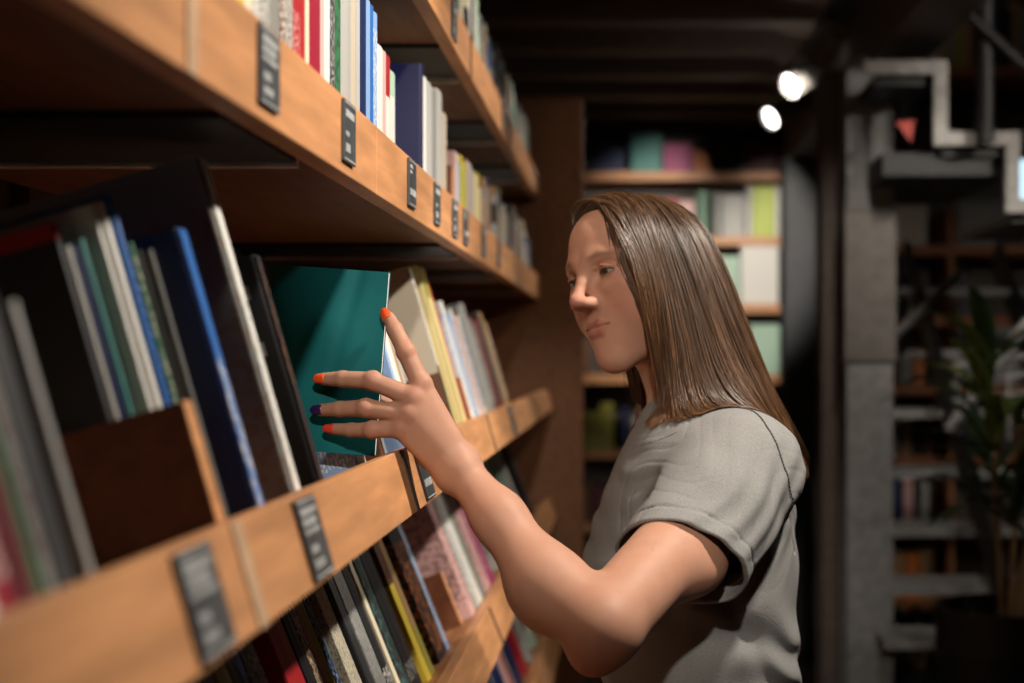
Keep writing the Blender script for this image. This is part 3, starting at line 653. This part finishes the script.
def torso_sdf(p, grow=0.):
    z = p[:, 2]; zc = z
    def it(A):                                     # smooth interpolation
        return (np.interp(zc-.012, TZ, A)+2*np.interp(zc, TZ, A)+np.interp(zc+.012, TZ, A))/4
    cx, hd, hw = it(TCX), it(THD)+grow, it(THW)+grow
    x, y = (p[:, 0]-cx)/hd, (p[:, 1]-1.80)/hw
    k = (np.abs(x)**2.3+np.abs(y)**2.3)**(1/2.3)
    return np.maximum((k-1)*np.minimum(hd, hw)*.85, z-1.41).astype(f32)
RSH, REL, RWR, RHA = V(.135, 1.965, 1.305), V(.150, 2.03, 1.02), V(.06, 2.03, .80), V(.03, 2.03, .72)
def rarm_sdf(p):
    d = chain(p, (RSH, REL, RWR), (.048, .040, .022), .02)
    d = smin(d, cone(p, RWR, RHA, .024, .022), .02)
    for k, (dx, L) in enumerate(((-.030, .075), (-.010, .085), (.010, .08), (.029, .065))):
        b = RHA+V(dx, .0, -.005); d = smin(d, chain(p, (RHA+V(dx*.5, 0, .01), b, b+V(-.010, 0, -L*.55), b+V(-.026, 0, -L)), (.011, .0095, .008, .0065), .003), .003)
    return smin(d, chain(p, (RWR+V(-.015, -.01, -.02), RHA+V(-.045, -.012, .0), RHA+V(-.055, -.012, -.04)), (.012, .010, .008), .004), .006)
NECK0, NECK1 = V(*from_head((-.022, 0, -.055))), V(.098, 1.80, 1.36)
def skin_sdf(p):
    d = smin(head_sdf(p), cone(p, NECK0, NECK1, .049, .055), .018)
    d = smin(d, cone(p, from_head((.0, .035, -.05)), NECK1+V(-.055, -.02, .005), .012, .010), .02)    # neck tendon
    t = smax(torso_sdf(p, -.016), 1.06-p[:, 2], .01)
    d = smin(d, t, .03)
    d = smin(d, smin(arm_sdf(p), hand_sdf(p), .010), .02)
    return smin(d, rarm_sdf(p), .02)
# ---- shirt
HEM = V(.060, 1.540, 1.214); HN = V(-.28, -.68, -.68); HN /= np.linalg.norm(HN)
RHEM = V(.145, 2.02, 1.10); RHN = (REL-RSH)/np.linalg.norm(REL-RSH)
def folds(p):
    """cloth folds: drape lines that run from the armpit and shoulder, and slack down the side"""
    x, y, z = p[:, 0], p[:, 1], p[:, 2]
    w = .012*np.sin(23*x+31*z)+.008*np.sin(41*y-17*z+1.3)
    a = x*.80-z*.55+y*.25+w
    f1 = np.sin(a*150+4*np.sin(z*22))*np.exp(-((z-1.27)/.07)**2)
    b = x*.35+z*.90+w*1.5
    f2 = np.sin(b*92+2.5*np.sin(x*30+y*11))*np.exp(-((z-1.08)/.16)**2)
    c = x*.9+z*.42+w
    f3 = (.5+.5*np.sin(c*64+1.2))**3*np.exp(-((z-1.12)/.14)**2)
    e = x*.62-z*.70-y*.30+w*.8
    near = np.clip((1.74-y)/.06, 0, 1)
    f4 = (1-np.abs(np.sin(e*120+3*np.sin(x*40+z*25))))**3*np.exp(-((z-1.28)/.10)**2)
    return ((.0016*f1+.0007*f4)*near+.0022*f2+.0034*f3).astype(f32)
def sleeve_sdf(p):
    ax = (HEM-SHO); e = SHO+ax*1.5
    d = chain(p, (SHO+V(.003, -.012, .004), SHO+ax*.5+V(.002, -.005, .004), HEM, e), (.073, .071, .070, .071), .01)
    return d
def shirt_out(p):
    t, s = torso_sdf(p), sleeve_sdf(p)
    r = cone(p, RSH, RSH+(REL-RSH)*.9, .062, .066)
    hemd = (p-HEM) @ HN
    seam = np.exp(-(((p-V(.132, 1.68, 1.381)) @ V(.66, .635, .40))/.0036)**2)*(p[:, 2] > 1.20)*(p[:, 1] < 1.80)
    d = smin(smin(t, s, .022), r, .025)
    d = d+.0036*seam+folds(p)
    d = d-.0010*((hemd > -.021) & (hemd < .01) & (s < t))+.0016*np.exp(-((hemd+.021)/.0022)**2)*(s < t+.01)   # turned hem and its stitch line
    nk = cone(p, NECK0, NECK1, .058, .066)
    rib = (nk < .021)
    d = d-.0012*rib+.0014*np.exp(-((nk-.0205)/.0022)**2)
    return d
def shirt_sdf(p):
    o = shirt_out(p); d = np.maximum(o, -(o+.0052))
    s, t = sleeve_sdf(p), torso_sdf(p)
    hemd = (p-HEM) @ HN
    d = smax(d, np.where(s < t-.006, hemd, np.maximum(hemd-.05, -1)), .002)
    rh = (p-RHEM) @ RHN; r = cone(p, RSH, RSH+(REL-RSH)*.9, .062, .066)
    d = smax(d, np.where(r < t-.006, rh, -1).astype(f32), .002)
    d = smax(d, -cone(p, NECK0+(NECK0-NECK1)*.3, NECK1-(NECK0-NECK1)*.2, .054, .0665), .002)
    return smax(d, .84-p[:, 2], .002)

def paint(me, vs, fn):
    a = me.color_attributes.new('Col', 'FLOAT_COLOR', 'POINT'); c = np.ones((len(vs), 4), f32); c[:, :3] = fn(vs); a.data.foreach_set('color', c.ravel())
g_ = lambda d, w: np.exp(-(d/w)**2)[:, None]
def skin_col(p):
    base = V(.43, .225, .150); red = V(.40, .145, .105); c = np.tile(base, (len(p), 1))
    q = to_head(p); s = q.copy(); s[:, 1] = np.abs(s[:, 1])
    mixc = lambda c, t, col: c*(1-t)+V(*col)*t*1.0
    c = mixc(c, .55*g_(np.linalg.norm(s-V(.065, .043, -.030), axis=1), .024), red)
    c = mixc(c, .45*g_(np.linalg.norm(q-V(.110, 0, -.026), axis=1), .016), red)
    lip = np.minimum(chain(s, ((.0905, 0, -0.0565), (.0890, .009, -0.0557), (.0790, .0225, -0.0577)), (.0030, .0034, .0010)), chain(s, ((.0895, 0, -0.0670), (.0870, .010, -0.0665), (.0790, .0220, -0.0587)), (.0038, .0036, .0010)))
    c = mixc(c, .85*(1/(1+np.exp((lip-.0006)/.0006)))[:, None], (.30, .085, .070))
    brow = chain(s, ((.0905, .014, .0215), (.0890, .029, .0265), (.0740, .049, .0225)), (.0016, .0020, .0008))
    c = mixc(c, .74*(1/(1+np.exp((brow-.0010)/.0010)))[:, None], (.085, .045, .025))
    lash = np.abs(ell(s, (.0880, EY, EZ-.0005), (.020, .0126, .0031)))
    c = mixc(c, .90*g_(lash, .0016)*(q[:, 0] > .07)[:, None]*(s[:, 1] > .015)[:, None], (.03, .018, .012))
    sock = np.linalg.norm(s-V(.080, .033, .010), axis=1); c = mixc(c, .55*g_(sock, .015), (.25, .11, .075))  # shade of the eye sockets and lids painted into the skin
    # rosy elbow and knuckles, two small moles
    c = mixc(c, .5*g_(np.linalg.norm(p-(ELB+V(-.012, -.02, -.035)), axis=1), .035), red)
    for k in FING:
        for j in (0, 1): c = mixc(c, .38*g_(np.linalg.norm(p-FING[k][0][j]-V(0, -.008, 0), axis=1), .009), red)
    for mo in ((665, 577, 1.47), (506, 512, 1.42), (652, 547, 1.47)):
        r = p-V(*P(*mo)); r[:, 1] *= .1; c = mixc(c, .8*g_(np.linalg.norm(r, axis=1), .0016)*(p[:, 1] < mo[2]+.03)[:, None], (.12, .05, .03))
    # scalp under the hair
    hair = (q[:, 2] > .06+.5*np.maximum(q[:, 0], -.02)) | (q[:, 0] < -.02) & (q[:, 2] > -.07)
    c[hair] = V(.06, .032, .018)
    return c
def attr_mat(name, rough, sss=0, spec=.4, bump=.0, bscale=900):
    m, t, b = nt(name); a = t.nodes.new('ShaderNodeAttribute'); a.attribute_name = 'Col'
    n = t.nodes.new('ShaderNodeTexNoise'); n.inputs['Scale'].default_value = 60; n.inputs['Detail'].default_value = 4
    tc = t.nodes.new('ShaderNodeTexCoord'); lk(t, tc.outputs['Object'], n.inputs[0])
    mr = t.nodes.new('ShaderNodeMapRange'); mr.inputs[3].default_value = .90; mr.inputs[4].default_value = 1.10; lk(t, n.outputs[0], mr.inputs[0])
    mx = t.nodes.new('ShaderNodeMix'); mx.data_type = 'RGBA'; mx.blend_type = 'MULTIPLY'; mx.inputs[0].default_value = 1
    lk(t, a.outputs['Color'], mx.inputs[6]); lk(t, mr.outputs[0], mx.inputs[7]); lk(t, mx.outputs[2], b.inputs['Base Color'])
    b.inputs['Roughness'].default_value = rough; b.inputs['Specular IOR Level'].default_value = spec
    if sss:
        b.inputs['Subsurface Weight'].default_value = sss; b.inputs['Subsurface Radius'].default_value = (1, .35, .2); b.inputs['Subsurface Scale'].default_value = .004
    if bump:
        n2 = t.nodes.new('ShaderNodeTexNoise'); n2.inputs['Scale'].default_value = bscale; lk(t, tc.outputs['Object'], n2.inputs[0])
        bp = t.nodes.new('ShaderNodeBump'); bp.inputs['Strength'].default_value = bump; bp.inputs['Distance'].default_value = .0006
        lk(t, n2.outputs[0], bp.inputs['Height']); lk(t, bp.outputs[0], b.inputs['Normal'])
    return m
M_skin = attr_mat('skin', .55, .2, .28, .15, 700)
M_shirt = mat('grey_cotton', (.215, .213, .208), .9, 0, .05, 500, bump=.25, spec=.15)
woman = tag(empty('woman', (.10, 1.80, 0)), 'woman in grey T-shirt with long brown hair reaching for the teal book', 'person')
WI = woman.matrix_local.inverted() if False else Matrix.Translation((-.10, -1.80, 0))
vs, fs = surface_net(skin_sdf, (-.36, 1.34, .60), (.27, 2.10, 1.67), .0018)
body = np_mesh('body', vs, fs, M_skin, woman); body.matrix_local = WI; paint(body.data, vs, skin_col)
vs, fs = surface_net(shirt_sdf, (-.10, 1.44, .82), (.28, 2.12, 1.44), .0024)
shirt = np_mesh('t_shirt', vs, fs, M_shirt, woman); shirt.matrix_local = WI
# armhole seam, followed along the surface of the shirt
def on_shirt(px, py):
    Y = np.linspace(1.40, 1.95, 1101, dtype=f32); p = np.stack([(px-VX)/F*Y, Y, EYE-(py-VY)/F*Y], 1).astype(f32)
    i = int(np.argmax(shirt_out(p) < 0)); return p[i]
sp = np.array([on_shirt(*q) for q in ((689,411),(700,406),(712,403.5),(725,403),(737,405),(749,410.5),(759,418),(767,428),(773,439),(779,452),(784,466),(787,480),(788.5,494),(788,508),(785,522),(781,535))])
def lift(p, h):
    for _ in range(3):
        d0 = shirt_out(p); g = np.stack([shirt_out(p+V(*(.001 if i == j else 0 for j in range(3))))-d0 for i in range(3)], 1)/.001
        p = (p-g*((d0-h)/np.maximum((g*g).sum(1), .2))[:, None]).astype(f32)
    return p
sp = np.stack([np.convolve(np.pad(sp[:, k], 2, 'edge'), [.1, .2, .4, .2, .1], 'valid') for k in range(3)], 1)
bm = bmesh.new()
sp = np.stack([np.interp(np.linspace(0, 15, 61), range(16), sp[:, k]) for k in range(3)], 1); sp = lift(sp.astype(f32), .0006)
for a, b in zip(sp, sp[1:]): tube(bm, a.tolist(), b.tolist(), .0009, n=6)
obj('sleeve_seam', bm, mat('dark_grey_seam', (.08, .08, .078), .9), shirt, None, smooth=True)
nk_ = np.array([on_shirt(*q) for q in ((634,446),(642,445),(650,443),(659,440),(668,436.5),(677,432))])
bm = bmesh.new()
for a, b in zip(nk_, nk_[1:]): tube(bm, a.tolist(), b.tolist(), .0005, n=6)
obj('collar_seam', bm, MATS['dark_grey_seam'], shirt, None, smooth=True)
# eyes
def eye_mat():
    m, t, b = nt('eyeball'); tc = t.nodes.new('ShaderNodeTexCoord'); sp = t.nodes.new('ShaderNodeSeparateXYZ'); lk(t, tc.outputs['Object'], sp.inputs[0])
    r = t.nodes.new('ShaderNodeValToRGB'); r.color_ramp.interpolation = 'LINEAR'
    e = r.color_ramp.elements; e[0].position = .0; e[0].color = (.24, .21, .19, 1); e[1].position = 1; e[1].color = (.004, .004, .004, 1)
    for pos, c in ((.872, (.24, .21, .19)), (.885, (.03, .03, .025)), (.93, (.05, .048, .038)), (.972, (.035, .033, .024)), (.98, (.004, .004, .004))):
        k = e.new(pos); k.color = (*c, 1)
    d = t.nodes.new('ShaderNodeMath'); d.operation = 'DIVIDE'; d.inputs[1].default_value = .0122; lk(t, sp.outputs[0], d.inputs[0]); lk(t, d.outputs[0], r.inputs[0])
    lk(t, r.outputs[0], b.inputs['Base Color']); b.inputs['Roughness'].default_value = .08; return m
M_eye = eye_mat()
gz = (V(-.33, 1.50, 1.44)-from_head((.07, 0, 0))); gz /= np.linalg.norm(gz); gz = Vector(gz.tolist())
gz = (gz*.45+Vector(hf.tolist())*.55).normalized()
for sgn in (1, -1):
    bm = bmesh.new(); bmesh.ops.create_uvsphere(bm, u_segments=24, v_segments=16, radius=.0121)
    c = from_head((.0715, sgn*EY, EZ)); o = obj('eye', bm, M_eye, woman, WI @ Matrix.Translation(c.tolist()) @ gz.to_track_quat('X', 'Z').to_matrix().to_4x4(), smooth=True)
# nails
NAIL = dict(index=(.80, .10, .025), middle=(.80, .10, .025), ring=(.030, .012, .085), pinky=(.72, .06, .035))
for k, col in NAIL.items():
    pts, rs = FING[k]; tip, dip = pts[3], pts[2]; ax = (tip-dip)/np.linalg.norm(tip-dip)
    nrm = V(-.15, -1, .12) if k != 'index' else V(-.30, -1, .0); nrm = nrm-ax*(nrm @ ax); nrm /= np.linalg.norm(nrm); sd = np.cross(ax, nrm)
    bm = bmesh.new(); n = 9; rows = []
    r = rs[3]
    for i in range(n+1):
        t = i/n; L = -.0045+t*.0150; w = r*.86*(1-.10*t)*math.sqrt(max(.0, 1-(max(0, t-.62)/.385)**2.2))*(1 if t > .12 else .8+t*1.6)
        rows.append([bm.verts.new((tip+ax*L+sd*w*j/3+nrm*(r*math.sqrt(max(.02, 1-(w*j/3/r)**2))+.0006-.0012*max(0, t-.5)*2)).tolist()) for j in range(-3, 4)])
    for u, v in zip(rows, rows[1:]):
        for j in range(6): bm.faces.new((u[j], u[j+1], v[j+1], v[j]))
    bmesh.ops.remove_doubles(bm, verts=bm.verts, dist=1e-6)
    o = obj('fingernail', bm, mat(f'nail_varnish_{k}', col, .2, noise=.02, spec=.6), woman, WI, smooth=True); md = o.modifiers.new('t', 'SOLIDIFY'); md.thickness = .0010; md.offset = -1
    o['label'] = 'dark violet fingernail' if k == 'ring' else 'orange red fingernail'
# trousers and shoes, below the picture
M_jean = mat('dark_denim', (.03, .045, .08), .8, scale=300)
def jeans_sdf(p):
    d = smax(torso_sdf(p, .004), p[:, 2]-.93, .01); d = smax(d, .78-p[:, 2], .06)
    for y in (1.70, 1.90):
        d = smin(d, chain(p, (V(.10, y, .80), V(.09, y, .46), V(.12, y, .07)), (.088, .064, .054), .03), .03)
    return smax(d, .05-p[:, 2], .004)
vs, fs = surface_net(jeans_sdf, (-.08, 1.56, 0), (.28, 2.04, .96), .006, band=1.8); o = np_mesh('trousers', vs, fs, M_jean, woman); o.matrix_local = WI
for y in (1.70, 1.90):
    fn = lambda p: smax(smin(cone(p, V(.14, y, .045), V(-.06, y-.01, .032), .043, .036), cone(p, V(.13, y, .09), V(.13, y, .04), .048, .048), .03), .002-p[:, 2], .004)
    vs, fs = surface_net(fn, (-.12, y-.08, -.01), (.21, y+.08, .15), .004, band=1.8); o = np_mesh('shoe', vs, fs, M_dark, woman); o.matrix_local = WI
# ------------------------------------------------------------------ hair
G = dict(
 near=[[(600,205,1.790),(597,203,1.755),(603,213,1.728),(618,240,1.706),(636,285,1.694),(648,330,1.692),(656,372,1.694),(660,398,1.696),(654,416,1.700),(640,428,1.706)],
  [(612,200,1.795),(613,203,1.748),(622,222,1.715),(638,262,1.698),(651,310,1.690),(661,355,1.690),(667,395,1.690),(670,416,1.688),(672,430,1.688),(674,440,1.690)],
  [(624,197,1.80),(632,206,1.745),(645,232,1.708),(660,275,1.694),(670,320,1.686),(677,362,1.682),(680,395,1.674),(684,415,1.664),(692,424,1.658),(700,428,1.655)],
  [(634,195,1.80),(652,208,1.742),(668,238,1.708),(684,285,1.696),(697,330,1.688),(708,370,1.680),(722,398,1.670),(738,412,1.668),(756,424,1.674),(770,438,1.686)],
  [(642,194,1.805),(670,209,1.745),(690,240,1.716),(706,285,1.704),(722,332,1.698),(738,374,1.692),(757,404,1.690),(776,430,1.702),(790,456,1.712),(798,474,1.718)],
  [(648,194,1.81),(685,212,1.755),(706,243,1.735),(724,290,1.724),(742,338,1.718),(760,380,1.716),(778,416,1.722),(793,446,1.728),(802,466,1.732),(804,480,1.734)],
  [(652,194,1.82),(696,215,1.785),(718,248,1.775),(737,296,1.770),(755,344,1.768),(773,388,1.768),(789,425,1.770),(800,452,1.770),(806,468,1.770),(807,480,1.770)]],
 front=[[(619,229,1.735),(621,231,1.731),(626,242,1.726),(632,258,1.719),(639,282,1.712),(645,308,1.708),(649,334,1.706),(655,360,1.704),(660,382,1.702),(664,404,1.702)],
  [(601,227,1.760),(601,219,1.752),(607,216,1.743),(618,228,1.733),(629,250,1.722),(638,282,1.712),(643,312,1.708),(651,342,1.704),(658,372,1.702),(664,402,1.700)],
  [(577,230,1.785),(574,219,1.790),(577,206,1.786),(591,205,1.765),(608,220,1.738),(624,250,1.722),(638,290,1.712),(648,330,1.706),(657,366,1.702),(664,400,1.698)],
  [(577,224,1.800),(572,209,1.797),(579,199,1.787),(597,202,1.762),(613,223,1.730),(627,256,1.708),(640,296,1.698),(649,332,1.695),(657,368,1.694),(664,400,1.694)],
  [(582,214,1.81),(583,201,1.805),(598,195,1.79),(620,202,1.755),(640,228,1.72),(655,265,1.702),(666,310,1.694),(673,355,1.688),(676,392,1.68),(680,412,1.67)],
  [(592,205,1.815),(598,197,1.815),(616,193,1.80),(640,202,1.755),(660,230,1.715),(674,270,1.70),(684,315,1.692),(692,355,1.685),(700,390,1.675),(712,412,1.668)]],
 far=[[(652,194,1.82),(698,216,1.83),(721,250,1.84),(740,298,1.845),(757,346,1.845),(774,390,1.845),(789,424,1.845),(798,448,1.845),(803,462,1.845),(804,472,1.845)],
  [(645,194,1.825),(680,208,1.87),(700,240,1.895),(716,290,1.91),(730,338,1.915),(744,380,1.92),(758,412,1.92),(768,435,1.92),(774,450,1.92),(778,460,1.92)],
  [(632,196,1.825),(650,208,1.89),(665,240,1.915),(676,290,1.925),(684,338,1.925),(692,378,1.925),(700,402,1.925),(706,420,1.92),(712,432,1.92),(716,440,1.92)],
  [(612,200,1.815),(606,206,1.850),(618,230,1.885),(630,270,1.905),(636,310,1.905),(640,350,1.90),(644,385,1.89),(650,412,1.88),(656,432,1.875),(660,444,1.87)],
  [(602,204,1.805),(592,205,1.828),(598,222,1.862),(608,262,1.890),(616,310,1.893),(622,350,1.888),(628,384,1.878),(634,408,1.868),(640,424,1.862),(645,434,1.858)]])
def resample(pts, n):
    """smooth curve through the points"""
    p = np.array([P(*q) for q in pts], float); m = len(p); t = np.linspace(0, m-1, n); i = np.clip(t.astype(int), 0, m-2); u = (t-i)[:, None]
    a, b, c, d = p[np.clip(i-1, 0, m-1)], p[i], p[i+1], p[np.clip(i+2, 0, m-1)]
    return .5*(2*b+(c-a)*u+(2*a-5*b+4*c-d)*u**2+(3*b-a-3*c+d)*u**3)
NS = 20
def strands(guides, count, depth, seed):
    r = np.random.default_rng(seed); g = np.stack([resample([(a, b, y+(.013 if 222 < b < 402 and y < 1.75 and seed != 2 else 0)) for a, b, y in q], 40) for q in guides]); m = len(g)
    ncl = count//16; cu = r.random(ncl); cd_ = r.random(ncl)**1.3; ci = r.integers(0, ncl, count)
    u = np.clip(cu[ci]+r.normal(0, .012, count), 0, 1); lay = np.clip(cd_[ci]+r.normal(0, .06, count), 0, 1)
    wob = np.linspace(0, 1, NS)[None, :, None]**2*.75
    t = u*(m-1); i = np.clip(t.astype(int), 0, m-2); w = (t-i)[:, None, None]
    cl = r.uniform(.84, 1.0, ncl)[ci]; L = np.minimum(cl*r.uniform(.95, 1.03, count), 1.0)*(1-.12*(r.random(count) < .15)); s = np.linspace(0, 1, NS)[None]*L[:, None]*39
    k = np.clip(s.astype(int), 0, 38); fr = (s-k)[..., None]; ar = np.arange(count)[:, None]
    def at(gi): a = g[gi][ar, k]; b = g[gi][ar, k+1]; return a+(b-a)*fr
    im, ip = np.clip(i-1, 0, m-1), np.clip(i+2, 0, m-1)
    A, B, Cc, D = at(im), at(i), at(i+1), at(ip)
    cr = lambda w: .5*(2*B+(Cc-A)*w+(2*A-5*B+4*Cc-D)*w**2+(3*B-A-3*Cc+D)*w**3)
    wc = np.clip(cu[ci]*(m-1)-i, -.3, 1.3)[:, None, None]
    p = cr(w)*(1-wob)+cr(wc)*wob
    # inner layers lie closer to the axis of the head and neck
    axis = np.stack([np.interp(p[..., 2], [1.2, 1.40, 1.54, 1.66], [.13, .105, .045, .03]), np.full(p.shape[:2], 1.805), p[..., 2]], -1)
    v = axis-p; v[..., 2] = 0; n = np.linalg.norm(v, axis=-1, keepdims=True); v /= np.maximum(n, 1e-5)
    sv = np.linspace(0, 1, NS)[None, :, None]
    p = p+v*(lay[:, None, None]*depth*np.minimum(1, sv*5))
    ph = r.random((count, 3))*6.28; cph = r.random((ncl, 3))[ci]*6.28
    for ax in range(3):
        p[..., ax] += .0030*np.sin(cph[:, ax:ax+1]+sv[..., 0]*7)*(.25+.75*sv[..., 0])+.0009*np.sin(ph[:, ax:ax+1]+sv[..., 0]*11)*sv[..., 0]
    fly = (r.random(count) < (.0 if seed == 3 else .03))
    p[fly] += (r.normal(0, .006, (fly.sum(), 1, 3))*sv**1.5)
    return p, u, ci, lay
def push(p, margin):
    q = p.reshape(-1, 3).astype(f32)
    fn = lambda x, m: np.minimum(smin(head_sdf(x), cone(x, NECK0, NECK1, .049, .055), .018)-m, shirt_out(x)-.001-np.minimum(m*.25, .002))
    for _ in range(3):
        d = fn(q, margin); bad = np.argwhere(d < 0)[:, 0]; mg = margin[bad]
        if not len(bad): break
        b = q[bad]; e = .002; d0 = d[bad]
        g = np.stack([fn(b+V(*(e if i == j else 0 for j in range(3))), mg)-d0 for i in range(3)], 1); g /= np.maximum(np.linalg.norm(g, axis=1, keepdims=True), 1e-6)
        q[bad] = b+g*np.minimum(-d0, .03)[:, None]
    q = q.reshape(p.shape)
    for _ in range(3): q[:, 1:-1] = q[:, 1:-1]*.5+.25*(q[:, :-2]+q[:, 2:])
    return q
def hair_mesh(name, sets, rad):
    VS, FS, CS = [], [], []; off = 0
    for guides, count, depth, seed in sets:
        p, u, ci, lay = strands(guides, count, depth, seed)
        r = np.random.default_rng(seed+50); p = push(p, np.repeat((.0012+.0095*(1-lay)**1.2+r.uniform(0, .002, count))[:, None]*np.interp(np.linspace(0, 1, NS), [0, .08, .2], [.3, .6, 1])[None], 1, 0).reshape(-1).astype(f32))
        tan = np.gradient(p, axis=1); tan /= np.maximum(np.linalg.norm(tan, axis=-1, keepdims=True), 1e-7)
        ref = np.array([.3, -.9, .2]); n1 = np.cross(tan, ref); n1 /= np.maximum(np.linalg.norm(n1, axis=-1, keepdims=True), 1e-6); n2 = np.cross(tan, n1)
        taper = np.interp(np.linspace(0, 1, NS), [0, .1, .75, 1], [.8, 1, .9, .25])[None, :, None]*rad*r.uniform(.7, 1.3, (count, 1, 1))
        ring = np.stack([p+(n1*math.cos(a)+n2*math.sin(a))*taper for a in (0, 2.094, 4.189)], 2)      # count, NS, 3, 3
        VS.append(ring.reshape(-1, 3)); base = off+(np.arange(count)[:, None, None]*NS+np.arange(NS-1)[None, :, None])*3
        k = np.arange(3)[None, None]; k2 = (k+1) % 3
        FS.append(np.stack([base+k, base+k2, base+3+k2, base+3+k], -1).reshape(-1, 4)); off += count*NS*3
        tone = r.normal(0, .16, count)+r.normal(0, .22, ci.max()+1)[ci]; sv = np.linspace(0, 1, NS)
        cA, cB = np.array([.046, .024, .0125]), np.array([.115, .054, .023])
        c = (cA+(cB-cA)*sv[:, None]**1.3)[None]*np.exp(tone)[:, None, None]; CS.append(np.repeat(c[:, :, None], 3, 2).reshape(-1, 3))
    vs = np.concatenate(VS); o = np_mesh(name, vs, np.concatenate(FS), M_hair, woman); o.matrix_local = WI
    cc = np.concatenate(CS); paint(o.data, vs, lambda _: cc); return o
M_hair = attr_mat('brown_hair', .38, 0, .45)
hair_mesh('hair', ((G['near'], 8500, .022, 1), (G['far'], 3000, .022, 2), (G['front'], 2600, .008, 3)), .00048)
# ------------------------------------------------------------------ the teal book in her hand
TL = P(275, 262, 1.545); TR = P(388, 272, 1.531); BR = P(375, 456, 1.531)
zx = (TR-BR); hh = zx.length; zx.normalize(); xx = (TR-TL); xx = (xx-zx*xx.dot(zx)).normalized(); wd = .126
yy = zx.cross(xx).normalized()
nx, ny, dp = 24, 32, .0075
root = empty('book', BR-xx*wd)
tag(root, 'bent teal paperback being pulled out by the woman\'s hand', 'book')
def bend(u, v): return .0035*math.sin(u*2.6+v*1.5)+.0030*math.exp(-((u-.62)/.22)**2-((v-.62)/.2)**2)-.0018*math.exp(-((u-.45-.3*v)/.05)**2)*v
def sheet(name, m, y0, y1, ins):
    bm = bmesh.new(); g = {}
    for s, yv in ((0, y0), (1, y1)):
        for i in range(nx+1):
            for j in range(ny+1):
                u, v = i/nx, j/ny; u_, v_ = ins+u*(1-2*ins), ins*.6+v*(1-1.2*ins)
                p = xx*(u_*wd)+zx*(v_*hh)+yy*(yv-bend(u_, v_)*1)
                g[s, i, j] = bm.verts.new(p)
    for i in range(nx):
        for j in range(ny):
            for s in (0, 1): bm.faces.new([g[s, a, b] for a, b in ((i, j), (i+1, j), (i+1, j+1), (i, j+1))])
    for i in range(nx):
        for j in (0, ny): bm.faces.new((g[0, i, j], g[0, i+1, j], g[1, i+1, j], g[1, i, j]))
    for j in range(ny):
        for i in (0, nx): bm.faces.new((g[0, i, j], g[0, i, j+1], g[1, i, j+1], g[1, i, j]))
    return obj(name, bm, m, root, None, smooth=False)
M_teal = mat('teal_card_cover', (.004, .125, .135), .6, 0, .05, 18, bump=.15, spec=.2)
for o in (sheet('front_cover', M_teal, 0, .0006, 0), sheet('page_block', M_page_w, .0007, dp-.0007, .006), sheet('back_cover', M_teal, dp-.0006, dp, 0)):
    for p in o.data.polygons: p.use_smooth = True
    md = o.modifiers.new('e', 'EDGE_SPLIT'); md.split_angle = math.radians(40)
